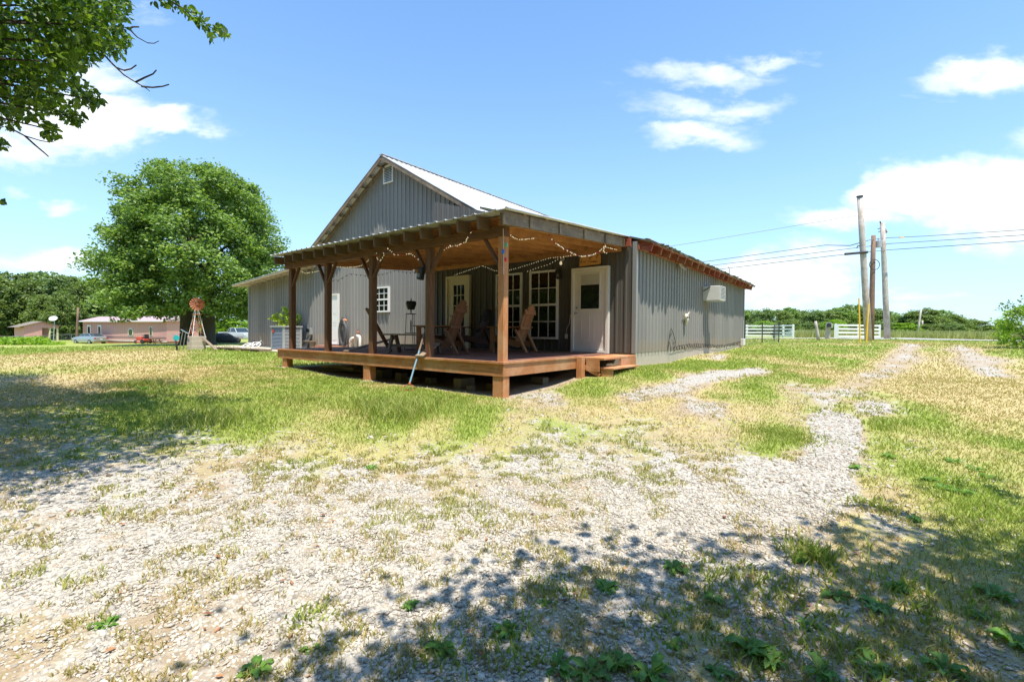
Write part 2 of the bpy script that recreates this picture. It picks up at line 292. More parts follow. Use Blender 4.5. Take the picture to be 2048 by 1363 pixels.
# ------------------------------------------------------------------ object helpers
def link(o, parent=None):
    col.objects.link(o)
    if parent is not None: o.parent = parent
    return o
def tag(o, label=None, cat=None, group=None, kind=None):
    if label: o['label'] = label
    if cat: o['category'] = cat
    if group: o['group'] = group
    if kind: o['kind'] = kind
    return o
def thing(name, label, cat, loc=(0, 0, 0), rz=0, group=None):
    o = bpy.data.objects.new(name, None); o.empty_display_size = .2; o.location = tuple(float(v) for v in loc); o.rotation_euler = (0, 0, rz)
    link(o); return tag(o, label, cat, group)
class MB:
    """collects shapes in world (or local) coordinates and links them as one mesh object"""
    def __init__(s): s.v = []; s.f = []; s.cut = []
    def add(s, vs, fs):
        n = len(s.v); s.cut.append((n, len(s.f))); s.v += [tuple(float(c) for c in v) for v in vs]; s.f += [tuple(i+n for i in f) for f in fs]; return s
    def box(s, a, b):
        x0, y0, z0 = a; x1, y1, z1 = b
        return s.add([(x0,y0,z0),(x1,y0,z0),(x1,y1,z0),(x0,y1,z0),(x0,y0,z1),(x1,y0,z1),(x1,y1,z1),(x0,y1,z1)], [(0,3,2,1),(4,5,6,7),(0,1,5,4),(1,2,6,5),(2,3,7,6),(3,0,4,7)])
    def bar(s, a, b, w, h, upv=(0, 0, 1)):
        a = Vector(a); b = Vector(b); d = (b-a).normalized(); u = Vector(upv)
        if abs(d.dot(u)) > .98: u = Vector((0, 1, 0))
        x = d.cross(u).normalized(); y = x.cross(d).normalized(); vs = []
        for p in (a, b):
            for i, j in ((-1,-1),(1,-1),(1,1),(-1,1)): vs.append(p+x*(i*w/2)+y*(j*h/2))
        return s.add(vs, [(0,1,2,3),(7,6,5,4),(0,4,5,1),(1,5,6,2),(2,6,7,3),(3,7,4,0)])
    def tube(s, pts, r, n=6, caps=True):
        pts = [Vector(tuple(float(c) for c in p)) for p in pts]; rs = r if isinstance(r, (list, tuple)) else [r]*len(pts); base = len(s.v); prev = None; s.cut.append((base, len(s.f)))
        for i, p in enumerate(pts):
            d = (pts[min(i+1, len(pts)-1)]-pts[max(i-1, 0)])
            if d.length < 1e-9: d = Vector((0, 0, 1))
            d.normalize()
            if prev is None: u = d.orthogonal().normalized()
            else: u = (prev-d*prev.dot(d)); u = u.normalized() if u.length > 1e-6 else d.orthogonal().normalized()
            prev = u; w = d.cross(u)
            for k in range(n):
                a = 2*math.pi*k/n; s.v.append(tuple(p+(u*math.cos(a)+w*math.sin(a))*rs[i]))
        for i in range(len(pts)-1):
            for k in range(n): s.f.append((base+i*n+k, base+i*n+(k+1) % n, base+(i+1)*n+(k+1) % n, base+(i+1)*n+k))
        if caps: s.f.append(tuple(base+k for k in range(n))[::-1]); s.f.append(tuple(base+(len(pts)-1)*n+k for k in range(n)))
        return s
    def prism(s, poly, ax, a, b):
        """poly: 2D points in the two axes other than ax, extruded from a to b along ax"""
        n = len(poly)
        def P(p, t):
            return {0: (t, p[0], p[1]), 1: (p[0], t, p[1]), 2: (p[0], p[1], t)}[ax]
        return s.add([P(p, a) for p in poly]+[P(p, b) for p in poly], [tuple(range(n))[::-1], tuple(range(n, 2*n))]+[(i, (i+1) % n, n+(i+1) % n, n+i) for i in range(n)])
    def disc(s, c, nrm, r, t=.01, n=20, ry=None):
        c = Vector(c); d = Vector(nrm).normalized(); u = d.cross(Vector((0, 0, 1)));
        u = u.normalized() if u.length > .01 else Vector((1, 0, 0)); w = d.cross(u); vs = []
        for k_ in (0, t):
            for k in range(n): a = 2*math.pi*k/n; vs.append(c+d*k_+u*(math.cos(a)*r)+w*(math.sin(a)*(ry or r)))
        return s.add(vs, [tuple(range(n))[::-1], tuple(range(n, 2*n))]+[(i, (i+1) % n, n+(i+1) % n, n+i) for i in range(n)])
    def ring(s, c, nrm, r, rr, n=20, m=5):
        c = Vector(c); d = Vector(nrm).normalized(); u = d.cross(Vector((0, 0, 1)));
        u = u.normalized() if u.length > .01 else Vector((1, 0, 0)); w = d.cross(u); base = len(s.v)
        for k in range(n):
            a = 2*math.pi*k/n; q = u*math.cos(a)+w*math.sin(a)
            for j in range(m): b = 2*math.pi*j/m; s.v.append(tuple(c+q*(r+rr*math.cos(b))+d*(rr*math.sin(b))))
        for k in range(n):
            for j in range(m): s.f.append((base+k*m+j, base+((k+1) % n)*m+j, base+((k+1) % n)*m+(j+1) % m, base+k*m+(j+1) % m))
        return s
    def blob(s, c, rx, ry, rz, n=8, m=6, jit=0):
        base = len(s.v); s.cut.append((base, len(s.f))); c = Vector(c); s.v.append(tuple(c-Vector((0, 0, rz))))
        for i in range(1, m):
            t = math.pi*i/m
            for k in range(n):
                a = 2*math.pi*k/n; q = 1+random.uniform(-jit, jit); s.v.append((c.x+rx*q*math.sin(t)*math.cos(a), c.y+ry*q*math.sin(t)*math.sin(a), c.z-rz*q*math.cos(t)))
        s.v.append(tuple(c+Vector((0, 0, rz)))); top = len(s.v)-1
        for k in range(n): s.f.append((base, base+1+(k+1) % n, base+1+k)); s.f.append((top, top-n+k, top-n+(k+1) % n))
        for i in range(m-2):
            for k in range(n): a = base+1+i*n; s.f.append((a+k, a+(k+1) % n, a+n+(k+1) % n, a+n+k))
        return s
    def build_each(s, name, mat, parent=None, **k):
        cs = s.cut+[(len(s.v), len(s.f))]
        for (v0, f0), (v1, f1) in zip(cs[:-1], cs[1:]):
            b = MB(); b.v = s.v[v0:v1]; b.f = [tuple(i-v0 for i in f) for f in s.f[f0:f1]]; b.build(name, mat, parent, **k)
    def build(s, name, mat, parent=None, local=False, smooth=False, bevel=0, label=None):
        me = bpy.data.meshes.new(name)
        v = s.v
        if parent is not None and not local:
            r_ = parent
            off = Vector((0, 0, 0))
            while r_ is not None: off += r_.location; r_ = r_.parent
            v = [(a-off.x, b-off.y, c-off.z) for a, b, c in v]
        me.from_pydata(v, [], s.f); me.update()
        me.materials.append(MATS[mat] if isinstance(mat, str) else mat)
        if smooth: me.polygons.foreach_set('use_smooth', [True]*len(me.polygons))
        bm = bmesh.new(); bm.from_mesh(me); bmesh.ops.recalc_face_normals(bm, faces=bm.faces)
        if bevel: bmesh.ops.bevel(bm, geom=bm.edges[:], offset=bevel, segments=1, affect='EDGES', clamp_overlap=True)
        bm.to_mesh(me); bm.free()
        o = bpy.data.objects.new(name, me); link(o, parent)
        if label: o['label'] = label
        return o
def npmesh(name, V, Fc, mat, attrs=None, smooth=False):
    """V (n,3), Fc (m,3 or 4) -> mesh data"""
    me = bpy.data.meshes.new(name); V = np.ascontiguousarray(V, np.float32); Fc = np.ascontiguousarray(Fc, np.int32); k = Fc.shape[1]
    me.vertices.add(len(V)); me.vertices.foreach_set('co', V.ravel())
    me.loops.add(Fc.size); me.loops.foreach_set('vertex_index', Fc.ravel())
    me.polygons.add(len(Fc)); me.polygons.foreach_set('loop_start', np.arange(0, Fc.size, k, dtype=np.int32)); me.polygons.foreach_set('loop_total', np.full(len(Fc), k, np.int32))
    if smooth: me.polygons.foreach_set('use_smooth', np.ones(len(Fc), bool))
    me.update(calc_edges=True)
    for n, a in (attrs or {}).items():
        at = me.attributes.new(n, 'FLOAT', 'POINT'); at.data.foreach_set('value', np.ascontiguousarray(a, np.float32))
    me.materials.append(MATS[mat]); me.validate(); return me
def copy_tree(o, parent=None):
    c = o.copy(); col.objects.link(c)
    if parent is not None: c.parent = parent
    for ch in [x for x in bpy.data.objects if x.parent == o]: copy_tree(ch, c)
    return c
CHILD = {}
# ------------------------------------------------------------------ ground: zones measured on the photograph, kept in world space
ZP = [(100,1100,.85,.2,.5),(100,1300,.6,.35,.35),(300,1250,.62,.3,.25),(600,1150,.85,.15,.4),(1000,1000,.92,.15,.4),(1250,1000,1,.05,.4),(1400,1000,1.1,.0,.4),(1600,950,1.15,0,.4),(1690,880,1.1,0,.4),(1660,840,1.0,.0,.3),(1540,940,1.1,0,.4),
 (700,950,.80,.35,.35),(500,960,.85,.25,.4),(300,950,.85,.2,.5),(150,1000,.85,.25,.5),(300,880,.5,.5,.5),(100,860,.4,.45,.5),(300,830,.05,.85,.6),(500,850,.1,.85,.65),(600,800,0,.9,.5),(700,860,.15,.8,.5),(550,910,.55,.5,.45),(850,920,.65,.45,.35),(1000,880,.4,.6,.45),(1100,880,.6,.5,.4),(1100,830,.3,.55,.5),
 (800,830,0,1,.85),(900,800,0,1,.85),(950,840,0,.95,.8),(860,860,.1,.7,.45),(1150,790,.1,.85,.65),(1110,797,.7,.3,.3),(1250,765,0,1,.8),(1270,790,.8,.2,.3),(1340,775,.95,.05,.3),(1400,757,.95,.05,.3),(1450,747,1.0,.0,.3),(1505,741,1.0,.0,.3),(1430,815,.8,.1,.2),(1390,814,.8,.1,.2),(1350,830,.2,.45,.25),(1300,870,.5,.45,.4),(1400,860,.3,.45,.2),(1500,850,.15,.5,.25),(1450,900,.5,.4,.3),(1560,870,.0,.95,.75),(1545,890,.0,.9,.7),(1520,785,.05,.75,.55),(1440,785,.1,.7,.45),(1600,775,.6,.25,.2),(1650,795,.75,.1,.2),(1590,795,.2,.25,.1),(1740,815,.9,.05,.3),(1620,820,.15,.65,.5),
 (1800,850,.12,.85,.5),(1900,850,.05,.95,.45),(1750,880,.3,.7,.5),(1730,930,.5,.55,.55),(1850,950,.12,.85,.6),(1950,1000,.1,.85,.6),(2040,900,.05,.85,.5),(1850,780,0,.95,.42),(1950,750,0,.95,.4),(1750,760,0,.95,.42),(1700,740,0,.95,.5),(1600,740,0,.95,.6),(1600,715,0,1,.88),(1500,708,0,1,.95),(1700,700,0,1,.92),(1400,725,0,1,.85),(1550,725,.05,.9,.7),
 (1815,705,.45,.25,.2),(1800,716,.5,.2,.2),(1780,730,.3,.5,.35),(1820,690,.6,.2,.2),(1930,700,.6,.2,.2),(1950,715,.7,.15,.2),(1962,728,.7,.15,.2),(1880,710,.05,.85,.5),(2030,705,0,1,.9),(2030,760,0,.9,.4),(1440,713,.8,.2,.3),(1400,712,.5,.4,.4),
 (1640,1010,.95,.1,.4),(1600,1060,.8,.25,.5),(1700,1060,.25,.65,.5),(1700,1150,.3,.6,.45),(1900,1150,.25,.7,.6),(1500,1130,.65,.3,.4),(1300,1080,.9,.1,.4),(1000,1150,.85,.15,.4),(1100,1250,.6,.45,.5),(1400,1250,.4,.6,.6),(1700,1250,.5,.4,.6),(1950,1300,.4,.5,.6),(800,1300,.75,.3,.4),(500,1330,.7,.3,.4),(2040,1100,.2,.7,.55),
 (50,760,.3,.5,.3),(120,770,.2,.5,.3),(200,745,0,.9,.5),(200,725,0,.85,.32),(100,720,0,.85,.4),(100,705,0,1,.92),(300,702,0,.9,.38),(400,697,0,1,.8),(450,712,0,1,.85),(500,740,0,1,.8),(350,760,0,.95,.7),(450,790,0,.85,.5),(60,730,.1,.7,.3),(20,800,.25,.55,.4),(20,700,0,1,.95),(250,692,0,1,.9),(620,760,0,1,.8)]
ZP += [(1660,790,.6,.4,.15),(1700,770,.45,.6,.15),(1740,748,.4,.6,.18),(1775,735,.4,.6,.18),(1800,722,.5,.5,.15),(1818,700,.55,.4,.15),(1900,735,.1,.85,.25),(1985,750,.35,.7,.2),(1968,735,.6,.4,.15),(2010,780,.2,.8,.25),(1880,780,.05,.9,.28),(1850,750,.1,.85,.3),(1920,820,.05,.9,.3),(1780,760,.1,.9,.3),(1690,845,1.3,0,.3),(1665,865,1.3,0,.3),(1700,880,1.3,0,.3),(1640,890,1.25,0,.3),(1690,915,1.3,0,.3),(1640,930,1.3,0,.3),(1670,960,1.3,0,.3),(1560,950,1.3,0,.3),(1600,985,1.3,0,.3),(1640,830,1.1,0,.3),(1755,850,.1,.85,.5),(1765,900,.15,.8,.5),(1745,960,.3,.65,.5),(1590,868,.1,.8,.6),(1575,905,.5,.4,.4),(1200,778,0,1,.8),(1300,748,0,1,.85),(1380,737,0,1,.85),(1460,730,0,1,.85),(1330,803,.1,.75,.5),(1420,788,.05,.8,.5),(1500,765,.05,.9,.6),(1560,748,0,.95,.7),(1290,812,.2,.6,.4),(1200,812,.15,.7,.5),(1380,838,.2,.5,.3),(1480,820,.1,.6,.3),(1540,835,.1,.6,.4),(1150,850,.4,.5,.5),(1230,850,.4,.5,.45),(1640,762,.05,.9,.55),(1700,785,.05,.95,.5),(1690,815,.3,.6,.4),
 (1760,700,0,1,.92),(1850,703,.05,.85,.5),(1870,735,0,.9,.45),(1985,705,0,1,.8),(1900,692,.1,.9,.5),(1995,735,0,.9,.5),(1700,722,0,1,.8),(1745,737,0,.9,.6),(1900,760,0,.9,.42),(1750,712,0,1,.8),(1770,690,0,1,.95),(1430,730,0,1,.9),(1470,715,0,1,.95),(1330,760,0,1,.75),(1440,765,0,.9,.6),(1250,785,.2,.7,.6),(1300,790,.35,.5,.5),(1580,810,.1,.6,.3),(1510,870,.2,.6,.3),(1450,860,.3,.4,.25),(1590,850,.3,.5,.4),
 (850,880,.45,.55,.4),(780,900,.45,.6,.4),(650,900,.35,.7,.45),(950,920,.6,.45,.4),(1050,930,.75,.3,.4),(1200,920,.7,.35,.4),(1350,930,.75,.3,.35),(420,910,.55,.5,.5),(550,980,.8,.25,.4),(800,1000,.85,.25,.4),(400,1050,.8,.3,.4),(200,1180,.75,.35,.4),(450,1200,.72,.35,.3),(750,1150,.85,.25,.4)]
zw = []
for a in ZP:
    p = hit(a[0], a[1]); zw.append((math.atan2(p[1]-CAM[1], p[0]-CAM[0]), math.log(math.hypot(p[0]-CAM[0], p[1]-CAM[1])), a[2], a[3], a[4]))
zw = np.array(zw)
TRK = [[hit(*q)[:2] for q in L_] for L_ in (((1690, 785), (1740, 758), (1780, 738), (1805, 716), (1818, 698), (1822, 688)), ((1992, 752), (1964, 731), (1946, 713), (1926, 698), (1914, 690)), ((1275, 790), (1340, 774), (1400, 757), (1450, 747), (1508, 741)))]
def track(x, y):
    best = np.full(np.shape(x), 99.)
    for L_ in TRK:
        for a, b in zip(L_[:-1], L_[1:]):
            d = b-a; t = np.clip(((x-a[0])*d[0]+(y-a[1])*d[1])/(d@d), 0, 1); best = np.minimum(best, np.hypot(x-a[0]-t*d[0], y-a[1]-t*d[1]))
    return best
def zones(x, y):
    th = np.arctan2(y-CAM[1], x-CAM[0]); lr = np.log(np.hypot(x-CAM[0], y-CAM[1])+.05)
    th = np.where(th < -math.pi/2, th+2*math.pi, th)
    n = [0, 0, 0]; den = 0
    for a, b, g, d, v in zw:
        w = 1/((th-a)**2+(.35*(lr-b))**2+2e-4)**1.9
        den = den+w; n[0] = n[0]+w*g; n[1] = n[1]+w*d; n[2] = n[2]+w*v
    g, d, v = [q/den for q in n]
    far = sstep(28, 45, np.hypot(x-CAM[0], y-CAM[1])); far = far*(1-0)
    g = g*(1-far); d = d*(1-far)+far; v = v*(1-far)+.85*far
    tk = np.exp(-(track(x, y)/.42)**2)*(.55+.9*vnoise(x, y, .9, 8)); g = np.maximum(g, tk*np.where(x > 3.4, .62, 1.0)); d = d*(1-.75*np.clip(tk, 0, 1)); v = v*(1-.5*np.clip(tk, 0, 1))
    # bare dirt with less green under the deck
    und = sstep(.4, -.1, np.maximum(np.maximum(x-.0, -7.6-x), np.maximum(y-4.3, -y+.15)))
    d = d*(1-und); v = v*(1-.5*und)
    big = fbm(x, y, 2.2, 4, 5)-.5; sm = fbm(x, y, .5, 4, 9)-.5
    g2 = np.clip(g+sm*.5*(g > .05), 0, 1.2); d2 = np.clip(d+big*.25+sm*.5, 0, 1.1)*(d > .02)
    v2 = sstep(.24, .97, v+big*1.15+sm*.6)
    return g2, d2, v2
def build_ground():
    na = 760; ths = np.concatenate([np.linspace(R(57), R(202), 640), np.linspace(R(204), R(415), 120)])
    rs = np.concatenate([[.02], np.geomspace(.5, 60, 330), np.geomspace(63, 1500, 40)])
    T, Q = np.meshgrid(ths, rs); X = CAM[0]+Q*np.cos(T); Y = CAM[1]+Q*np.sin(T)
    Z = gz(X, Y); fade = np.clip(Q/60, 0, 1)
    Z = Z+(fbm(X, Y, 1.1, 4, 3)-.5)*.045+(fbm(X, Y, .12, 2, 4)-.5)*.012*(Q < 12)
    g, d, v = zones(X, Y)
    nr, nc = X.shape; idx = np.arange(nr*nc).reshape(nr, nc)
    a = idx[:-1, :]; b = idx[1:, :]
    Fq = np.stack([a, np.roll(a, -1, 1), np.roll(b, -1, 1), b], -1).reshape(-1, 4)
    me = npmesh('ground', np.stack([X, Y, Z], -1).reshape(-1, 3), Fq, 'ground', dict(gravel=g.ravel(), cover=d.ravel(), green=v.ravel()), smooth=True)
    o = link(bpy.data.objects.new('ground', me)); tag(o, kind='structure')
build_ground()
def gzz(x, y): return gz(x, y)+(fbm(x, y, 1.1, 4, 3)-.5)*.045
GZ = lambda x, y: float(gzz(x, y))
# road beyond the lawn: one strip along the house-side verge
def build_road():
    vs = []; fs = []; n = 60
    for i in range(n+1):
        t = i/n; x = -60+t*150; y = 40.5+.12*(x-4)+.0016*(x-4)**2*(x > 4)
        for w in (-2.6, 3.2):
            vs.append((x, y+w, gz(x, y+w)+.05))
        if i: a = 2*i-2; fs.append((a, a+2, a+3, a+1))
    b = MB().add(vs, fs); o = b.build('road', 'asphalt', smooth=True); tag(o, kind='structure')
build_road()
# ------------------------------------------------------------------ grass blades and gravel stones
def scatter(n, rmin, rmax, p=1.0, th0=56, th1=203):
    u = rng.random(n); r = (rmin**p+(rmax**p-rmin**p)*u)**(1/p) if p else rmin*(rmax/rmin)**u
    th = R(th0)+rng.random(n)*R(th1-th0)
    return CAM[0]+r*np.cos(th), CAM[1]+r*np.sin(th), r
def inside_house(x, y):
    return ((x > -22) & (x < .6) & (y > 4.15) & (y < 17)) | ((x > -7.6) & (x < .02) & (y > -.02) & (y < 4.3)) | ((x > 0) & (x < .62) & (y > 2.4) & (y < 4.3))
def big_(x, y): return (fbm(x, y, 1.2, 3, 55)-.5)*4
def blades():
    parts = []
    for n, r0, r1, p in ((190000, 1.3, 5, 1.2), (230000, 5, 14, .6), (170000, 14, 45, .2)):
        x, y, r = scatter(n, r0, r1, p); g, d, v = zones(x, y)
        clump = fbm(x, y, .11, 3, 31)
        prob = np.clip(d*1.15-.05, 0, 1)*1
        prob = np.where(g > .35, sstep(.50, .60, clump+.05*(big_(x, y)))*np.clip(.30+1.5*d, 0, 1)*sstep(.04, .16, d), prob)*np.where(g > 1.0, .06, 1)
        keep = (rng.random(n) < prob) & ~inside_house(x, y)
        keep &= ~((y > 37.5+.12*(x-4)) & (y < 45+.12*(x-4)) & (r > 30))
        x, y, r, d, v, g = [q[keep] for q in (x, y, r, d, v, g)]
        lush = fbm(x, y, 1.6, 3, 77)
        h = (.016+.022*d*v+.018*rng.random(len(x)))*(1+1.2*sstep(.62, .8, lush)*d*v)+.0006*r
        w_ = np.where((g > .4) & (r < 9), 1.35, 1); h *= np.where(g > .4, 1.2, 1)*np.where(r > 14, 1.3, 1)
        w = w_*np.maximum(.0028, .00075*r)*(.7+.6*rng.random(len(x)))
        parts.append((x, y, h, w, v))
    # named taller tussocks
    for px, py, rad, hh, n in ((750, 812, .45, .16, 900), (800, 828, .5, .2, 1100), (430, 838, .5, .17, 700), (600, 800, .4, .1, 500), (280, 772, .35, .15, 400), (860, 800, .5, .1, 700), (1560, 868, .35, .05, 1600), (1620, 1115, .13, .10, 200), (1030, 1290, .16, .06, 160), (1500, 1300, .16, .06, 160), (1560, 1180, .15, .06, 160), (1750, 1010, .14, .06, 160), (880, 1310, .12, .06, 120), (620, 1230, .10, .05, 90), (1350, 1250, .2, .05, 200), (1100, 1180, .15, .05, 140), (1450, 1150, .2, .06, 220), (1850, 1200, .3, .07, 400), (1700, 1300, .25, .06, 350)):
        c = hit(px, py); x = c[0]+rng.normal(0, rad*.6, n); y = c[1]+rng.normal(0, rad*.6, n)
        parts.append((x, y, hh*(.5+.6*rng.random(n)), np.full(n, .006), np.full(n, .85)))
    x, y, h, w, v = [np.concatenate(q) for q in zip(*parts)]; n = len(x)
    v = np.clip(v+rng.normal(0, .28, n), 0, 1); z = gzz(x, y)-.006
    a = rng.random(n)*2*math.pi; dx = np.cos(a); dy = np.sin(a); la = rng.random(n)*2*math.pi; le = h*rng.uniform(.25, 1.1, n)
    P0 = np.stack([x-dx*w, y-dy*w, z], -1); P1 = np.stack([x+dx*w, y+dy*w, z], -1)
    mx = x+np.cos(la)*le*.35; my = y+np.sin(la)*le*.35; mz = z+h*.6
    P2 = np.stack([mx+dx*w*.75, my+dy*w*.75, mz], -1); P3 = np.stack([mx-dx*w*.75, my-dy*w*.75, mz], -1)
    P4 = np.stack([x+np.cos(la)*le, y+np.sin(la)*le, z+h], -1)
    V = np.stack([P0, P1, P2, P3, P4], 1).reshape(-1, 3); b = (np.arange(n)*5)[:, None]
    Fc = np.concatenate([b+[[0, 1, 2]], b+[[0, 2, 3]], b+[[3, 2, 4]]], 0)
    me = npmesh('grass', V, Fc, 'grass_blade', dict(green=np.repeat(v, 5)))
    tag(link(bpy.data.objects.new('grass', me)), 'short patchy lawn grass, green near the deck and straw-dry along the drive', 'grass', kind='stuff')
    print('blades', n)
blades()
def pebbles():
    ico = bmesh.new(); bmesh.ops.create_icosphere(ico, subdivisions=1, radius=1); ico.verts.ensure_lookup_table()
    V0 = np.array([v.co[:] for v in ico.verts]); F0 = np.array([[v.index for v in f.verts] for f in ico.faces]); ico.free()
    xs = []
    for n, r0, r1, p, th in ((125000, 1.3, 4.2, 1.3, (56, 203)), (65000, 4.2, 9, .8, (56, 203))):
        x, y, r = scatter(n, r0, r1, p); g, d, v = zones(x, y)
        cl = fbm(x, y, .2, 3, 61)
        keep = (rng.random(n) < np.clip(g*1.25-.18, 0, 1)*sstep(.22, .5, cl+g*.25)) & ~inside_house(x, y)
        xs.append((x[keep], y[keep], r[keep]))
    x, y, r = [np.concatenate(q) for q in zip(*xs)]; n = len(x)
    s = (.0048+.0068*rng.random(n)**2.2+(rng.random(n) < .06)*.007)*np.where(r > 4.2, 1.35, 1)
    S = np.stack([s*rng.uniform(.8, 1.5, n), s*rng.uniform(.7, 1.1, n), s*rng.uniform(.4, .75, n)], -1)
    th = rng.random(n)*2*math.pi; c, sn = np.cos(th), np.sin(th); tx = rng.normal(0, .3, n)
    V = V0[None]*(1+rng.uniform(-.28, .28, (n, len(V0), 1)))*S[:, None, :]
    vx = V[..., 0]*c[:, None]-V[..., 1]*sn[:, None]; vy = V[..., 0]*sn[:, None]+V[..., 1]*c[:, None]; vz = V[..., 2]+vx*tx[:, None]
    z = gzz(x, y)+S[:, 2]*.35
    V = np.stack([vx+x[:, None], vy+y[:, None], vz+z[:, None]], -1).reshape(-1, 3)
    Fc = (F0[None]+(np.arange(n)*len(V0))[:, None, None]).reshape(-1, 3)
    tag(link(bpy.data.objects.new('gravel', npmesh('gravel', V, Fc, 'pebble'))), 'loose pale limestone gravel of the driveway', 'gravel', kind='stuff')
    print('pebbles', n)
pebbles()
# ------------------------------------------------------------------ foliage
def leaf_mesh(name, C_, size, mat, droop=.0, nrm=None, aspect=.62, fold=.18):
    """one diamond-shaped folded leaf at every centre"""
    n = len(C_); C_ = np.asarray(C_); sz = size*rng.uniform(.65, 1.3, n) if np.isscalar(size) else size
    d = rng.normal(0, 1, (n, 3)); d[:, 2] = d[:, 2]*.5-droop; d /= np.linalg.norm(d, axis=1)[:, None]
    nn = rng.normal(0, .75, (n, 3)); nn[:, 2] += 1.0
    if nrm is not None: nn += nrm*.8
    s = np.cross(d, nn); s /= np.linalg.norm(s, axis=1)[:, None]+1e-9; nn = np.cross(s, d)
    a = C_-d*sz[:, None]*.5; b = C_+d*sz[:, None]*.5
    l = C_-d*sz[:, None]*.05+s*sz[:, None]*aspect*.5+nn*sz[:, None]*fold; r_ = C_-d*sz[:, None]*.05-s*sz[:, None]*aspect*.5+nn*sz[:, None]*fold
    V = np.stack([a, r_, b, l], 1).reshape(-1, 3); i = (np.arange(n)*4)[:, None]
    Fc = np.concatenate([i+[[0, 1, 2]], i+[[0, 2, 3]]], 0)
    return npmesh(name, V, Fc, mat)
def crown_points(profile, K, M, cr, seed, shell=.55, sx=1, sy=1):
    """clusters spread through a crown whose radius follows profile [(z, r)]"""
    g = np.random.default_rng(seed); zs = np.array([p[0] for p in profile]); rr = np.array([p[1] for p in profile]); w = rr+.3
    cdf = np.cumsum(np.interp(np.linspace(zs[0], zs[-1], 200), zs, w)); cdf /= cdf[-1]
    z = np.interp(g.random(K), cdf, np.linspace(zs[0], zs[-1], 200)); a = g.random(K)*2*math.pi
    lump = 1+.10*np.sin(a*3+seed+z*.5)+.09*np.sin(a*7+z*1.3)+g.normal(0, .06, K)
    r = np.interp(z, zs, rr)*lump*(shell+(1-shell)*g.random(K)**.5)
    C_ = np.stack([r*np.cos(a)*sx, r*np.sin(a)*sy, z], -1)
    q = g.normal(0, 1, (K, M, 3)); q /= np.linalg.norm(q, axis=2)[..., None]; q *= (g.random((K, M, 1))**.45)*(cr*g.uniform(.55, 1.4, (K, 1, 1))); q[..., 2] *= .62
    P = (C_[:, None]+q).reshape(-1, 3)
    nr = (q/cr).reshape(-1, 3)
    keep = P[:, 2] > zs[0]-.8
    if K > 1000: keep &= (P[:, 2] > 4.6-.42*np.hypot(P[:, 0], P[:, 1]))
    return P[keep], nr[keep]
def limb_tubes(b, base, profile, r0, n, seed, split=.28):
    g = random.Random(seed); H = profile[-1][0]; top = Vector(base)+Vector((g.uniform(-.4, .4), g.uniform(-.4, .4), H*.8))
    b.tube([Vector(base)+Vector((0, 0, -.2)), Vector(base)+Vector((0, 0, .4)), Vector(base)+Vector((.05, 0, H*.25)), Vector(base)+Vector((.1, .1, H*.5)), top], [r0*1.5, r0*1.05, r0*.85, r0*.5, r0*.08], 9)
    for i in range(n):
        z = H*g.uniform(split*.6, .62); a = i*2.4+g.uniform(-.4, .4); Rr = float(np.interp(z*1.2, [p[0] for p in profile], [p[1] for p in profile]))*.85
        s = Vector(base)+Vector((0, 0, z)); e = s+Vector((math.cos(a)*Rr, math.sin(a)*Rr, H*.14)); m1 = s.lerp(e, .4)+Vector((0, 0, H*.06)); rr = r0*.42*(1-z/H*.6)
        b.tube([s, m1, e], [rr, rr*.6, rr*.12], 6)
        for k in range(3):
            q = s.lerp(e, g.uniform(.4, .9)); b.tube([q, q+Vector((g.uniform(-1, 1), g.uniform(-1, 1), g.uniform(.2, 1)))*Rr*.28], [rr*.35, rr*.06], 5)
def make_tree(name, label, cat, loc, profile, K, M, cr, leaf, mat, trunk_r, seed, limbs=8, group=None, shell=.55, trunks=None, sx=1, sy=1):
    t = thing(name, label, cat, loc, 0, group)
    P, nr = crown_points(profile, K, M, cr, seed, shell, sx, sy)
    link(bpy.data.objects.new('crown', leaf_mesh('crown', P, leaf, mat, nrm=nr)), t)
    b = MB()
    for q in (trunks or [(0, 0)]): limb_tubes(b, (q[0], q[1], 0), profile, trunk_r, limbs, seed)
    b.build('trunk', 'bark', t, local=True, smooth=True); return t
# ------------------------------------------------------------------ the house
def rib_profile(u0, u1, pitch=.229, h=.03, phase=0):
    """(u, offset) break points of ribbed metal sheet"""
    P = [(u0, 0)]; k = math.floor((u0-phase)/pitch)
    while True:
        c = phase+k*pitch; k += 1
        if c-.035 > u1: break
        for du, o in ((-.035, 0), (-.017, h), (.017, h), (.035, 0), (.095, 0), (.1, h*.16), (.122, h*.16), (.127, 0)):
            u = c+du
            if u0 < u < u1: P.append((u, o))
    P.append((u1, 0)); return P
def ribbed(b, u0, u1, zb, zt, place, **k):
    P = rib_profile(u0, u1, **k); vs = []
    for u, o in P: vs += [place(u, o, zb(u) if callable(zb) else zb), place(u, o, zt(u) if callable(zt) else zt)]
    b.add(vs, [(2*i, 2*i+2, 2*i+3, 2*i+1) for i in range(len(P)-1)]); return b
YW, YG, XR, XC, YB = 4.24, 5.05, .53, -6.31, 16.1
HS = thing('farmhouse', 'large grey ribbed metal farmhouse with a gabled centre and low side wings', 'house', (-9.6, 5.05, -.42))
def gable_top(x):      # top of the gable wall under the roofs
    if x < -14.9: return 2.83+(x+21.7)*(3.28-2.83)/6.8
    return 6.93-abs(x+9.6)*.578
b = MB(); ribbed(b, -14.9, -4.3, -.17, lambda x: gable_top(x) if abs(x+9.6) < 5.35 else 3.8, lambda u, o, z: (u, YG-o, z))
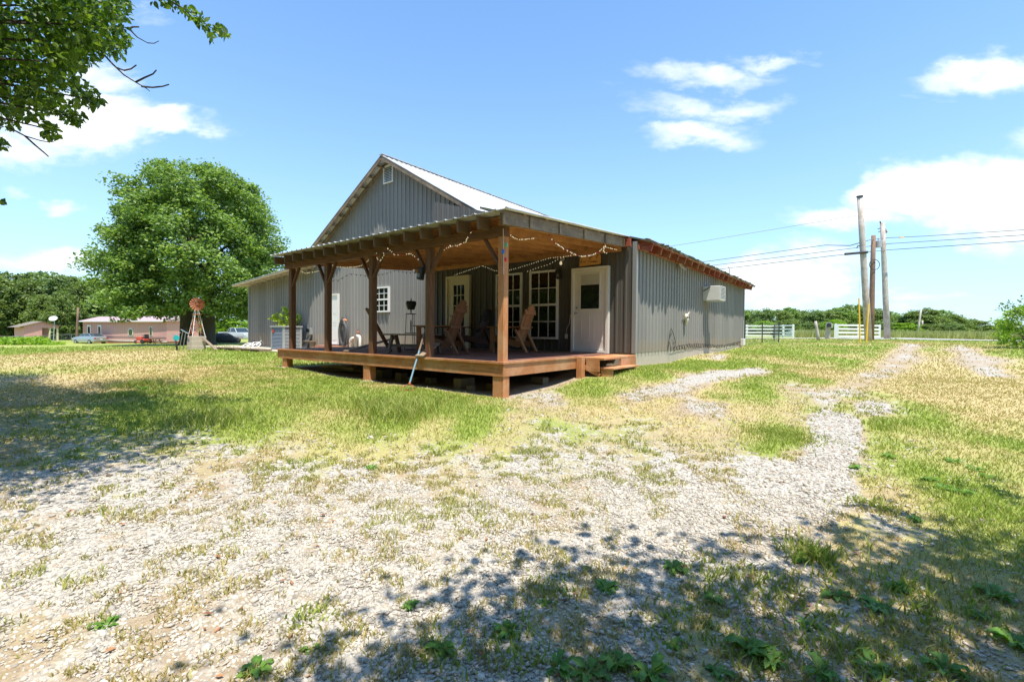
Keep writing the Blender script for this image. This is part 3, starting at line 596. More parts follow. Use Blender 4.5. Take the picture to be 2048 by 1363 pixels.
# points exactly at the apex
b.build('wall', 'siding', HS)
b = MB(); ribbed(b, -21.7, -14.9, -.30, gable_top, lambda u, o, z: (u, YG-o-.002, z)); b.build('wing_wall', 'siding', HS)
b = MB(); ribbed(b, XC, XR, .03, lambda x: 2.62+(XR-x)*.30, lambda u, o, z: (u, YW-o, z), phase=.07); b.build('porch_wall', 'siding_shaded', HS)
b = MB(); ribbed(b, YW, YB, .035, 2.6, lambda u, o, z: (XR+o, u, z), phase=.1, h=.03); b.build('side_wall', 'siding', HS)
b = MB(); b.add([(XC, YW, -.2), (XC, YG, -.2), (XC, YG, 4.4), (XC, YW, 4.4)], [(0, 1, 2, 3)])
b.add([(-21.7, YG, -.4), (-21.7, YB, -.4), (-21.7, YB, 2.8), (-21.7, YG, 2.8)], [(0, 1, 2, 3)])
b.add([(-21.7, YB, -.4), (XR, YB, -.4), (XR, YB, 2.5), (-4.4, YB, 3.9), (-9.6, YB, 6.9), (-14.8, YB, 3.9), (-21.7, YB, 2.8)], [tuple(range(7))]); b.build('back_wall', 'siding', HS)
b = MB(); b.box((XR-.06, YW-.032, .02), (XR+.038, YW+.07, 2.62)); b.box((-21.74, YG-.035, -.32), (-21.66, YG+.05, 2.83)); b.box((XR-.02, YB-.05, .03), (XR+.04, YB+.03, 2.5))
b.box((-14.95, YG-.036, -.2), (-14.87, YG-.025, 3.2)); b.build_each('corner_trim', 'siding_trim', HS)
b = MB(); b.box((XR-.3, YW+.02, -.6), (XR-.005, YB, .04)); b.box((-21.65, YG+.01, -.8), (-4, YG+.2, -.16)); b.box((XC, YW+.02, -.8), (XR-.3, YW+.2, .03)); b.build('foundation', 'concrete', HS)
# roofs ---------------------------------------------------------------
def sheet(b, A, B, C, D, h=.02, pitch=.229, th=.012):
    """ribbed sheet: ribs run from edge AB to edge DC, profile along AB"""
    A, B, C, D = map(Vector, (A, B, C, D)); Lg = (B-A).length; n = (B-A).cross(D-A).normalized(); n = n if n.z > 0 else -n; P = rib_profile(0, Lg, pitch, h, .05); vs = []
    for u, o in P:
        t = u/Lg; p = A.lerp(B, t); q = D.lerp(C, t); vs += [p+n*o, q+n*o, p+n*(o-th), q+n*(o-th)]
    fs = []
    for i in range(len(P)-1):
        a = 4*i; c = a+4; fs += [(a, c, c+1, a+1), (a+2, a+3, c+3, c+2), (a, a+2, c+2, c), (a+1, c+1, c+3, a+3)]
    fs += [(0, 1, 3, 2), (4*len(P)-4, 4*len(P)-2, 4*len(P)-1, 4*len(P)-3)]
    return b.add(vs, fs)
YO = YG-.42
b = MB(); sheet(b, (-9.58, YO, 7.02), (-9.58, YB+.3, 7.02), (-4.1, YB+.3, 3.86), (-4.1, YO, 3.86)); sheet(b, (-9.62, YO, 7.02), (-9.62, YB+.3, 7.02), (-15.25, YB+.3, 3.77), (-15.25, YO, 3.77))
b.bar((-9.6, YO-.01, 7.05), (-9.6, YB+.3, 7.05), .22, .03); b.build('main_roof', 'roof_metal', HS)
b = MB()
for s in (1, -1):
    b.bar((-9.6+s*.03, YO+.03, 6.93), (-9.6+s*5.6, YO+.03, 3.70), .04, .16)
    b.bar((-9.6+s*.03, YG-.05, 6.93), (-9.6+s*5.5, YG-.05, 3.76), .04, .10)
b.build_each('rake_board', 'wood_grey_x', HS)
b = MB()
for s in (1, -1):
    for k in range(11):
        d = .35+k*.52; b.bar((-9.6+s*d, YO+.05, 6.93-d*.577), (-9.6+s*d, YG-.07, 6.93-d*.577), .09, .04)
b.build_each('purlin', 'wood_grey_y', HS)
b = MB(); sheet(b, (-14.8, YG-.72, 3.36), (-14.8, YB+.3, 3.36), (-22.1, YB+.3, 2.86), (-22.1, YG-.72, 2.86)); b.build('left_wing_roof', 'roof_metal', HS)
b = MB(); b.bar((-22.05, YG-.69, 2.80), (-14.8, YG-.69, 3.30), .04, .06)
for k in range(13): x = -21.9+k*.57; b.bar((x, YG-.66, 2.80+(x+22.05)*.069), (x, YG, 2.80+(x+22.05)*.069), .06, .05)
b.build_each('left_eave_board', 'tan_soffit', HS)
# right wing: mossy roof over red rafters
b = MB(); n = 60; vs = []; g = random.Random(3)
for i in range(n+1):
    y = YW-.02+(YB+.35-YW)*i/n; j = g.uniform(-.02, .035)
    vs += [(-4.3, y, 4.19), (.93+g.uniform(-.03, .04), y, 2.60+j), (.93, y, 2.56+j*.4), (-4.3, y, 4.13)]
b.add(vs, [f for i in range(n) for f in ((4*i, 4*i+1, 4*i+5, 4*i+4), (4*i+1, 4*i+2, 4*i+6, 4*i+5), (4*i+2, 4*i+3, 4*i+7, 4*i+6))]+[(0, 3, 2, 1), (4*n, 4*n+1, 4*n+2, 4*n+3)])
for i in range(70):
    y = g.uniform(YW, YB+.3); x = g.uniform(.72, .95); b.blob((x, y, 2.6+(.93-x)*.3+.01), g.uniform(.03, .09), g.uniform(.05, .14), g.uniform(.012, .03), 6, 4, .3)
b.build('right_wing_roof', 'moss_shingle', HS)
b = MB()
for k in range(20):
    y = YW+.09+k*.61; b.bar((.2, y, 2.66), (.89, y, 2.455), .045, .17)
b.build_each('rafter_tail', 'wood_rust_x', HS)
b = MB(); b.bar((.905, YW, 2.555), (.905, YB+.3, 2.555), .025, .035); b.bar((.70, YW+.02, 2.63), (.70, YB, 2.63), .35, .014); b.bar((.60, YW, 2.5), (.60, YB, 2.5), .04, .12); b.build_each('fascia', 'wood_rust_y', HS)
b = MB(); b.add([(.62, 7.0, 2.50), (.62, 7.45, 2.52), (.80, 7.5, 2.44), (.74, 7.28, 2.26), (.66, 7.05, 2.36)], [(0, 1, 2, 3, 4)]); b.build('torn_soffit', 'tan_soffit', HS)
b = MB(); b.tube([(.4, 14.0, 2.7), (.4, 14.0, 3.1), (.35, 14.0, 3.2)], .015, 5); b.build('vent_pipe', 'galvanised', HS)
# gable vent
v = MB(); v.box((-9.93, YG-.05, 6.12), (-9.37, YG-.02, 6.80)); vo = None
b = MB(); x0, x1, z0, z1 = -9.95, -9.37, 6.10, 6.78
for A_, B_ in (((x0, z0), (x0+.05, z1)), ((x1-.05, z0), (x1, z1)), ((x0+.05, z0), (x1-.05, z0+.05)), ((x0+.05, z1-.05), (x1-.05, z1))): b.box((A_[0], YG-.06, A_[1]), (B_[0], YG-.02, B_[1]))
for k in range(9): z = z0+.085+k*.062; b.add([(x0+.05, YG-.025, z+.045), (x1-.05, YG-.025, z+.045), (x1-.05, YG-.055, z), (x0+.05, YG-.055, z)], [(0, 1, 2, 3)])
b.build('gable_vent', 'white_trim', HS)
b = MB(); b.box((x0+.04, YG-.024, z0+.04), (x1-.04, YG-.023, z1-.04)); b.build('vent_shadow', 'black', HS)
# doors and windows ---------------------------------------------------
YWD, YGD = YW-.022, YG-.022
def frame(b, x0, x1, z0, z1, y, w=.06, d=.05, sill=True):
    e = y+.03; b.box((x0, y-d, z0), (x0+w, e, z1)); b.box((x1-w, y-d, z0), (x1, e, z1)); b.box((x0+w, y-d, z1-w), (x1-w, e, z1)); b.box((x0+w, y-d, z0), (x1-w, e, z0+w)); return b
def window(name, x0, x1, z0, z1, y, cols, rows, mat='white_trim'):
    w = frame(MB(), x0, x1, z0, z1, y-.012, .055, .05); zm = (z0+z1)/2; w.box((x0+.055, y-.05, zm-.03), (x1-.055, y-.014, zm+.03))
    w = w.build(name, mat, HS)
    g = MB(); g.box((x0+.05, y-.032, z0+.05), (x1-.05, y-.026, z1-.05)); g.build('pane', 'glass', w)
    m = MB()
    for i in range(1, cols): x = x0+(x1-x0)*i/cols; m.box((x-.011, y-.043, z0+.055), (x+.011, y-.033, zm-.03)); m.box((x-.011, y-.043, zm+.03), (x+.011, y-.033, z1-.055))
    for (a, c) in ((z0+.055, zm-.03), (zm+.03, z1-.055)):
        for i in range(1, rows): z = a+(c-a)*i/rows; m.box((x0+.055, y-.042, z-.011), (x1-.055, y-.034, z+.011))
    m.build('muntins', mat, w); return w
window('window', -2.44, -1.53, .32, 2.13, YWD, 3, 2)
window('window', -3.62, -2.70, .32, 2.13, YWD, 3, 2)
window('window', -10.47, -9.56, 1.22, 2.19, YGD, 3, 2)
# main door with half glass
D = frame(MB(), -1.12, -.10, .005, 2.11, YWD-.012, .065, .07); D.box((-1.055, YWD-.03, .075), (-.165, YWD-.014, 2.04))
D = D.build('front_door', 'door_white', HS)
b = MB(); b.box((-.90, YWD-.046, 1.06), (-.33, YWD-.032, 1.09)); b.box((-.90, YWD-.046, 1.93), (-.33, YWD-.032, 1.96)); b.box((-.90, YWD-.046, 1.09), (-.87, YWD-.032, 1.93)); b.box((-.36, YWD-.046, 1.09), (-.33, YWD-.032, 1.93)); b.build('window_frame', 'door_white', D)
b = MB(); b.box((-.87, YWD-.037, 1.09), (-.36, YWD-.033, 1.93)); b.build('pane', 'glass', D)
b = MB(); b.box((-.865, YWD-.043, 1.70), (-.365, YWD-.038, 1.925)); b.box((-.865, YWD-.048, 1.68), (-.365, YWD-.036, 1.70)); b.build('blind', 'blind', D)
b = MB()
for x in (-.86, -.51):
    for q in ((x, .32, x+.02, .92), (x+.22, .32, x+.24, .92), (x+.02, .30, x+.22, .32), (x+.02, .92, x+.22, .94)): b.box((q[0], YWD-.038, q[1]), (q[2], YWD-.031, q[3]))
b.build('door_panel', 'door_white', D)
b = MB(); b.tube([(-.98, YWD-.03, .98), (-.98, YWD-.09, .98)], [.018, .018], 8); b.blob((-.98, YWD-.11, .98), .03, .025, .03); b.build('door_knob', 'galvanised', D, smooth=True); b = MB(); b.disc((-.98, YWD-.03, 1.12), (0, -1, 0), .028, .02, 12); b.build('deadbolt', 'galvanised', D)
b = MB(); b.box((-1.05, YWD-.10, .0), (-.17, YWD-.013, .025)); b.build('threshold', 'galvanised', D)
# glazed french door
D = frame(MB(), -5.63, -4.63, .005, 2.20, YWD-.012, .07, .07); D.box((-5.56, YWD-.05, .075), (-5.32, YWD-.014, 2.13)); D.box((-4.86, YWD-.05, .075), (-4.70, YWD-.014, 2.13)); D.box((-5.32, YWD-.05, .075), (-4.86, YWD-.014, .35)); D.box((-5.32, YWD-.05, 1.92), (-4.86, YWD-.014, 2.13))
D = D.build('french_door', 'cream', HS)
b = MB(); b.box((-5.32, YWD-.03, .35), (-4.86, YWD-.025, 1.92)); b.build('pane', 'glass', D)
b = MB()
for x in (-5.167, -5.013): b.box((x-.01, YWD-.042, .35), (x+.01, YWD-.031, 1.92))
for k in range(1, 5): z = .35+k*1.57/5; b.box((-5.32, YWD-.041, z-.01), (-4.86, YWD-.032, z+.01))
b.build('muntins', 'white_trim', D)
b = MB(); b.blob((-5.40, YWD-.09, .98), .03, .03, .03); b.tube([(-5.40, YWD-.05, .98), (-5.40, YWD-.09, .98)], .012); b.build('door_knob', 'galvanised', D, smooth=True)
# plain steel side door in the gable wall
D = frame(MB(), -13.92, -12.98, -.1, 2.06, YGD-.012, .05, .06); D.box((-13.87, YGD-.035, -.05), (-13.03, YGD-.014, 2.01)); D = D.build('side_door', 'white_trim', HS)
b = MB()
for x in (-13.78, -13.40):
    for z0, z1 in ((.1, .75), (.85, 1.25)):
        for q in ((x, z0, x+.02, z1), (x+.26, z0, x+.28, z1), (x+.02, z0, x+.26, z0+.02), (x+.02, z1-.02, x+.26, z1)): b.box((q[0], YGD-.042, q[1]), (q[2], YGD-.036, q[3]))
b.build('door_panel', 'white_trim', D)
b = MB(); b.box((-14.1, YG-.5, -.38), (-12.4, YG-.06, -.14)); b.build('door_step', 'brick_red', HS)
# things fixed on the porch wall
b = MB(); b.box((-1.33, YW-.045, .34), (-1.25, YW-.024, .46)); OUT = b.build('outlet', 'unit_white', None); tag(OUT, 'small white electrical outlet box on the dark porch wall left of the front door', 'outlet')
b = MB(); b.tube([(-1.29, YW-.05, .45), (-1.27, YW-.06, .58), (-1.20, YW-.05, .72), (-1.17, YW-.04, .95)], .006, 5); b.build('cord', 'unit_white', OUT)
SG = [(-.92, 2.15), (-.34, 2.17), (-.34, 2.38), (-.40, 2.46), (-.50, 2.44), (-.60, 2.50), (-.72, 2.50), (-.80, 2.45), (-.90, 2.46)]
b = MB(); b.prism(SG, 1, YW-.07, YW-.03); S_ = b.build('carved_sign', 'sign_wood', None, bevel=.006); tag(S_, 'carved wooden plaque with a scalloped top hung above the front door', 'sign')
b = MB(); g = random.Random(5)
for k in range(16):
    x = -.86+g.random()*.46; z = 2.21+g.random()*.2; b.tube([(x+.03*math.cos(t), YW-.072, z+.018*math.sin(t*1.6+k)) for t in [i*.7 for i in range(8)]], .004, 4)
b.build('carving', 'carving', S_)
L_ = thing('porch_light', 'bare bulb porch light on the dark wall between the tall window and the front door', 'light', (-1.42, YW, 2.3))
b = MB(); b.disc((-1.42, YW-.02, 2.38), (0, -1, 0), .055, .03, 14); b.tube([(-1.42, YW-.05, 2.38), (-1.42, YW-.10, 2.36), (-1.42, YW-.12, 2.33)], .018, 8); b.build('fixture', 'galvanised', L_)
b = MB(); b.blob((-1.42, YW-.125, 2.27), .035, .035, .05, 10, 8); b.build('bulb', 'bulb_white', L_, smooth=True)
# window air conditioner through the side wall
A_ = thing('air_conditioner', 'white window air conditioner sticking out of the sunlit side wall', 'air conditioner', (XR, 9.9, 1.5))
b = MB(); y0, y1, z0, z1, x1 = 9.72, 10.34, 1.58, 2.04, 1.10; b.box((XR+.0, y0, z0), (x1-.02, y1, z1)); b.build('casing', 'unit_white', A_, bevel=.01)
b = MB(); b.box((x1-.02, y0+.004, z0+.004), (x1, y0+.03, z1-.004)); b.box((x1-.02, y1-.03, z0+.004), (x1, y1-.004, z1-.004)); b.box((x1-.02, y0+.03, z1-.03), (x1, y1-.03, z1-.004)); b.box((x1-.02, y0+.03, z0+.004), (x1, y1-.03, z0+.03))
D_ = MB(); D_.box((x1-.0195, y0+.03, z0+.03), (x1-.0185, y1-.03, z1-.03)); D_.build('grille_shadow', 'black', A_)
for k in range(9): z = z0+.05+k*.043; b.box((x1-.018, y0+.03, z), (x1-.002, y1-.03, z+.014))
b.build('grille', 'unit_white', A_); b = MB(); b.box((XR+.03, y0-.004, z0-.02), (x1-.05, y1+.004, z0-.001)); b.build('drip_pan', 'grey_unit', A_)
b = MB(); b.tube([(XR+.04, y0-.01, z0+.3), (XR+.25, y0-.02, z0+.42)], .012, 5); b.build('bracket', 'black', A_)
# animal skull on the side wall
K = thing('animal_skull', 'bleached animal skull hung on the grey side wall left of the air conditioner', 'skull', (XR+.05, 7.8, .9))
b = MB(); b.blob((XR+.09, 7.8, .99), .06, .10, .09, 10, 8, .05); b.tube([(XR+.08, 7.8, .97), (XR+.10, 7.8, .86), (XR+.08, 7.8, .76)], [.075, .05, .028], 8); b.build('skull', 'bone', K, smooth=True)
b = MB(); b.blob((XR+.15, 7.74, .97), .02, .02, .03); b.blob((XR+.15, 7.86, .97), .02, .02, .03); b.build_each('eye_socket', 'black', K)
b = MB(); b.tube([(XR+.07, 7.70, 1.04), (XR+.10, 7.60, 1.10), (XR+.1, 7.56, 1.15)], [.02, .014, .004]); b.tube([(XR+.07, 7.90, 1.04), (XR+.10, 8.0, 1.10), (XR+.1, 8.04, 1.15)], [.02, .014, .004]); b.build_each('horn', 'bone', K)
# limp string of wire along the foot of the side wall
b = MB(); P = [(XR+.05, 6.1, .08)]; g = random.Random(9)
pts = [(XR+.045, 6.4, .05), (XR+.05, 6.55, .55), (XR+.05, 6.62, .64), (XR+.05, 6.8, .5), (XR+.05, 7.0, .25), (XR+.05, 6.9, .08)]
b.tube(pts, .008, 5); b.tube([(XR+.045, 6.62, .5), (XR+.05, 6.45, .3), (XR+.05, 6.6, .12)], .007, 4)
y = 6.6; q = []
while y < 15.6: q.append((XR+.05, y, .13+.05*math.sin(y*.9)+g.uniform(-.02, .02))); y += .12
b.tube(q, .007, 4)
for i in range(0, len(q)-1, 2): b.tube([q[i], (q[i][0]+.02, q[i][1]+g.uniform(-.05, .05), q[i][2]-g.uniform(.08, .14))], .012, 4)
tag(b.build('light_wire', 'wire_black', None), 'black string of drooping wires tacked along the foot of the sunlit side wall', 'wire')
U = thing('utility_box', 'small white utility box at the far foot of the side wall', 'utility box', (XR+.1, 15.7, .1)); b = MB(); b.box((XR+.03, 15.45, .02), (XR+.16, 15.8, .30)); b.build('box', 'unit_white', U, bevel=.01); b = MB(); b.tube([(XR+.05, 15.9, .0), (XR+.05, 15.9, 1.1)], .02, 6); b.tube([(XR+.06, 15.5, .28), (XR+.09, 15.3, .7), (XR+.05, 15.2, 1.3)], .008, 4); b.build('conduit', 'grey_unit', U)
# ------------------------------------------------------------------ the porch
PT = thing('porch', 'open wooden porch with a raised red-brown deck and a tin roof on posts', 'porch', (-3.7, 2, -.58))
PX = [-7.15, -5.44, -3.67, -1.86, -.055]
b = MB()
k = 0; y = .0
while y < YW-.04:
    b.box((-7.68+.01*math.sin(k*3.7), y, -.032), (.0+.006*math.sin(k*5.1), min(y+.135, YW-.04), 0)); y += .142; k += 1
b.build('deck_floor', 'wood_floor_x', PT)
b = MB()
for x0, x1 in ((-7.69, -3.75), (-3.745, .012)): b.box((x0, -.045, -.245), (x1, -.002, -.034))
b.box((.012, -.045, -.245), (.054, 2.36, -.034)); b.box((-7.73, -.045, -.245), (-7.69, YW-.1, -.034)); b.build_each('rim_joist', 'wood_stain_x', PT)
b = MB(); b.box((-7.72, -.075, -.033), (.07, -.001, .003)); b.box((.002, -.001, -.033), (.075, 2.36, .003)); b.build_each('edge_board', 'wood_stain_x', PT)
b = MB()
for k in range(15): x = -7.3+k*.52; b.box((x, .01, -.22), (x+.045, YW-.05, -.034))
b.build_each('joist', 'wood_post_y', PT)
for x in (-7.37, -3.75, -.06):
    b = MB(); z = GZ(x, 0)-.08; b.box((x-.13, -.03, z), (x+.10, .14, -.246)); b.build('footing_post', 'wood_stain_z', PT, bevel=.006)
b = MB(); b.box((.055, 2.36, GZ(.1, 2.4)-.08), (.19, 2.50, .005)); b.build('stair_post', 'wood_stain_z', PT, bevel=.008)
for x in PX:
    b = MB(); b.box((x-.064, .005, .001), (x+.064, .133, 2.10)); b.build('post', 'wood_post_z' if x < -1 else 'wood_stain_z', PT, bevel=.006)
def bz(x): return 2.10
b = MB(); b.box((-7.36, -.04, 2.10), (.05, .10, 2.265)); b.build('beam', 'wood_post_x', PT, bevel=.005)
for x in PX:
    for s in (-1, 1):
        if (x < -7 and s < 0) or (x > -.1 and s > 0): continue
        b = MB(); b.bar((x+s*.06, .045, 1.62), (x+s*.40, .045, 2.12), .045, .068, (0, 1, 0)); b.build('knee_brace', 'wood_post_x', PT)
def rz_(y): return 2.39+(y+.3)*.072          # top of rafters
b = MB(); xs = [-7.30+.468*k for k in range(17)]
for x in xs: b.bar((x, -.32+.02*math.sin(x*9), rz_(-.32)-.098), (x, YW-.03, rz_(YW)-.098), .042, .19)
b.build_each('rafter', 'wood_ceiling_y', PT)
b = MB(); b.bar((.285, -.36, rz_(-.36)-.10), (.285, YW+.02, rz_(YW)-.10), .04, .20)
for k in range(5): y = .3+k*.93; b.box((.306, y, rz_(y)-.19), (.33, y+.07, rz_(y)-.01))
b.build('barge_board', 'wood_grey_y', PT)
b = MB(); b.box((.25, YW-.14, 2.51), (.44, YW-.05, 2.70)); b.build('barge_end', 'wood_rust_x', PT)
b = MB(); b.box((-7.2, .11, 2.266), (.26, .20, 2.30))
for k in range(7): y = .15+k*.66; b.box((-7.36, y, rz_(y)+.001), (.30, y+.09, rz_(y)+.022))
b.build_each('purlin', 'wood_ceiling_x', PT)
b = MB(); b.box((-7.1, YW-.09, 2.42), (.2, YW-.045, 2.60)); b.build('ledger', 'wood_ceiling_x', PT)
b = MB(); sheet(b, (.40, -.38, rz_(-.38)+.035), (-7.42, -.38, rz_(-.38)+.035), (-7.42, YW-.02, rz_(YW)+.035), (.40, YW-.02, rz_(YW)+.035), h=.022); b.build('porch_roof', 'roof_metal', PT)
# ceiling boards between the rafters above the right half
b = MB()
for k in range(26):
    y = -.05+k*.165; b.box((-7.25, y, rz_(y)-.004), (.25, y+.155, rz_(y)+.0))
b.build('ceiling_boards', 'wood_ceiling_x', PT)
# steps and landing
ST = thing('porch_steps', 'two low red-brown wooden steps beside the front door end of the deck', 'steps', (.6, 2.9, -.4))
b = MB(); b.box((.06, 2.52, -.055), (.62, 3.2, -.012)); b.box((.06, 3.21, -.05), (.60, 4.16, -.006)); b.build_each('landing', 'wood_stain_x', ST, bevel=.004)
b = MB(); b.box((.57, 3.35, -.25), (.61, 4.15, -.056)); b.box((.2, 2.52, -.30), (.50, 2.55, -.056)); b.build_each('skirt_board', 'wood_stain_x', ST)
b = MB(); b.box((.46, 2.58, -.245), (.80, 3.85, -.21)); b.build('tread', 'wood_stain_y', ST, bevel=.004)
b = MB(); b.box((.50, 2.60, -.42), (.76, 2.64, -.246)); b.box((.50, 3.75, -.36), (.76, 3.79, -.246)); b.bar((.1, 2.51, -.18), (.5, 2.56, -.38), .03, .07); b.build_each('stringer', 'wood_stain_x', ST)
# blocks and rubble in the dark under the deck
BL = [(-1.35, .30, .20, .20, .4, 'concrete_grey'), (-4.15, .55, .19, .3, .3, 'concrete_grey'), (-4.9, .7, .19, .2, .4, 'concrete_grey'), (-3.3, .45, .18, .2, .2, 'concrete_grey'), (-.75, .55, .12, .2, .14, 'concrete_grey'), (-1.0, .25, .10, .14, .12, 'concrete_grey'), (-2.4, .5, .12, .16, .2, 'concrete_grey'), (-2.75, .35, .13, .2, .13, 'concrete_grey'), (-.4, 1.6, .14, .3, .2, 'concrete_grey')]
for i, (x, y, h, w, l, m) in enumerate(BL):
    g = GZ(x, y); b = MB(); b.box((x-w/2, y, g-.02), (x+w/2, y+l, g+h)); o = b.build('support_block', m, None, bevel=.012)
    lab = ['concrete block lying under the deck between the middle post and the corner post', 'concrete block under the deck just left of the middle footing', 'wide concrete block farther left under the deck', 'small concrete block right behind the middle footing post', 'low broken block in the dark near the corner post', 'small chunk of block nearest the corner footing', 'broken block under the deck behind the garden cultivator', 'rough block chunk behind the foot of the cultivator', 'block under the right side of the deck toward the steps'][i]
    tag(o, lab, 'block', 'blocks under the deck')
b = MB(); g = GZ(-5.6, .4)
for i, (x0, y0, x1, y1, z) in enumerate(((-6.2, .35, -4.7, .9, .05), (-6.5, .6, -5.0, .5, .11), (-6.0, .25, -5.2, .75, .16))): b.bar((x0, y0, g+z), (x1, y1, g+z+.02), .09, .05)
tag(b.build('lumber_scraps', 'wood_grey_x', None), 'loose lengths of old lumber stacked under the left part of the deck', 'lumber')
for x, w, lab in ((-7.42, .5, 'flat stepping stone under the left end footing post of the deck'), (-3.72, .42, 'flat stone pad under the middle footing post of the deck')):
    b = MB(); g = GZ(x, -.05); b.blob((x, -.02, g+.0), w/2, .2, .035, 9, 5, .12); tag(b.build('stone_pad', 'concrete', None), lab, 'stone')
# ------------------------------------------------------------------ furniture on the deck
def adirondack(name, label, loc, rz, mat='wood_chair', h=1.15, group='slatted wooden chairs on the deck'):
    """faces local -Y"""
    t = thing(name, label, 'chair', loc, rz, group)
    b = MB()
    for k in range(6): y = -.33+k*.105; z = .40-k*.022; b.box((-.27, y, z), (.27, y+.09, z+.022))
    b.build('seat', mat, t, local=True, bevel=.003)
    b = MB(); by, bzv = .26, .27; dy, dz = .34, .94
    for k in range(6):
        x0 = -.27+k*.0905; top = h-.28-abs(k-2.5)**2*.018; s = top/1.0; f = 1+.12
        b.add([(x0, by, bzv), (x0+.083, by, bzv), (x0+.083, by+.02, bzv-.01), (x0, by+.02, bzv-.01), (x0*f, by+dy*s, bzv+dz*s), ((x0+.083)*f, by+dy*s, bzv+dz*s), ((x0+.083)*f, by+dy*s+.02, bzv+dz*s-.01), (x0*f, by+dy*s+.02, bzv+dz*s-.01)], [(0, 3, 2, 1), (4, 5, 6, 7), (0, 1, 5, 4), (1, 2, 6, 5), (2, 3, 7, 6), (3, 0, 4, 7)])
    b.build('backrest', mat, t, local=True)
    b = MB()
    for s in (.35, .72): b.box((-.30, by+dy*s+.02, bzv+dz*s-.04), (.30, by+dy*s+.05, bzv+dz*s+.03))
    b.build_each('back_rail', mat, t, local=True)
    for s in (-1, 1):
        b = MB(); b.box((s*.31-.06, -.42, .60), (s*.31+.06, .45, .625)); b.build('armrest', mat, t, local=True, bevel=.003)
        b = MB(); b.box((s*.30-.02, -.36, .0), (s*.30+.02, -.26, .598)); b.build('front_leg', mat, t, local=True)
        b = MB(); b.bar((s*.30, .30, .56), (s*.30, .58, .02), .04, .10, (1, 0, 0)); b.build('rear_leg', mat, t, local=True)
        b = MB(); b.bar((s*.285, -.36, .36), (s*.285, .42, .20), .03, .13); b.build('side_rail', mat, t, local=True)
    return t
# faces local -Y; rz turns it
adirondack('deck_chair', 'light brown slatted deck chair in front of the tall windows, right of the others', (-2.0, 2.75, .003), R(-78), 'wood_chair', 1.2)
adirondack('deck_chair', 'tall reddish slatted chair seen from behind the second post from the corner', (-2.62, 1.0, .003), R(-68), 'wood_chair_red', 1.25)
adirondack('deck_chair', 'dark brown slatted chair facing left in front of the glazed door', (-4.55, 2.9, .003), R(-62), 'wood_chair_dark', 1.15)
CH = adirondack('deck_chair', 'dark wooden chair with a dark jacket over its back', (-3.72, 3.2, .003), R(-25), 'wood_chair_dark', 1.02)
J = MB(); J.blob((0, .52, .90), .33, .10, .22, 12, 8, .12); J.tube([(-.25, .50, .95), (-.34, .48, .75), (-.32, .44, .6)], [.07, .06, .045], 8); J.tube([(.25, .50, .95), (.34, .48, .75), (.34, .42, .6)], [.07, .06, .045], 8)
JO = J.build('jacket', 'paper_dark', None, local=True, smooth=True); JO.location = (-3.72, 3.2, .003); JO.rotation_euler = (0, 0, R(-25)); tag(JO, 'dark jacket hung over the back of a deck chair by the glazed door', 'jacket')
# weathered bench
BN = thing('wooden_bench', 'small weathered grey bench with splayed legs between the middle posts', 'bench', (-3.35, .95, .003), R(24))
b = MB(); b.box((-.72, -.17, .40), (.72, -.01, .435)); b.box((-.72, .01, .40), (.72, .17, .435)); b.build('seat', 'wood_grey_x', BN, local=True, bevel=.003)
for x in (-.5, .5):
    for s in (-1, 1): b = MB(); b.bar((x, s*.08, .40), (x+.03*s, s*.22, .0), .10, .05, (1, 0, 0)); b.build('leg', 'wood_grey_z', BN, local=True)
b = MB(); b.box((-.55, -.02, .14), (.55, .02, .20)); b.build('stretcher', 'wood_grey_x', BN, local=True)
def plank(name, label, a, c, w, h, mat, upv=(0, 0, 1)):
    b = MB(); b.bar(a, c, w, h, upv); return tag(b.build(name, mat, None, bevel=.003), label, 'plank')
a = atY(735, 618, .2); c = atZ(780, 700, .03)
plank('leaning_timber', 'thick brown timber leaning from the middle post down to the deck', a, c, .14, .05, 'wood_post_z', (0, 1, 0))
a = atZ(690, 702, .03); c = atY(790, 676, 1.6)
plank('loose_board', 'long grey board lying raised across the left part of the deck', a, c, .14, .03, 'wood_grey_x')
a = atZ(838, 712, .03); c = atY(878, 683, .9)
plank('loose_board', 'short pale board propped beside the second post from the corner', a, c, .16, .03, 'wood_grey_x')
# wire stand with basket
WS = thing('wire_stand', 'tall black wire plant stand with a basket behind the bench', 'plant stand', (-4.6, 1.9, .003))
b = MB()
for z, r in ((.02, .16), (.45, .15), (.95, .13)): b.ring((-4.6, 1.9, z), (0, 0, 1), r, .008, 16, 4)
b.ring((-4.6, 1.9, 1.15), (.6, .8, 0), .2, .008, 20, 4); b.ring((-4.6, 1.9, .62), (.6, .8, 0), .17, .008, 20, 4)
for k in range(3): a = k*2.1; b.tube([(-4.6+.16*math.cos(a), 1.9+.16*math.sin(a), 0), (-4.6+.12*math.cos(a), 1.9+.12*math.sin(a), .95)], .008, 4)
b.build('frame', 'wire_black', WS); b = MB(); b.tube([(-4.6, 1.9, 1.06), (-4.6, 1.9, 1.22), (-4.6, 1.9, 1.28)], [.09, .14, .12], 10); b.build('basket', 'black', WS)
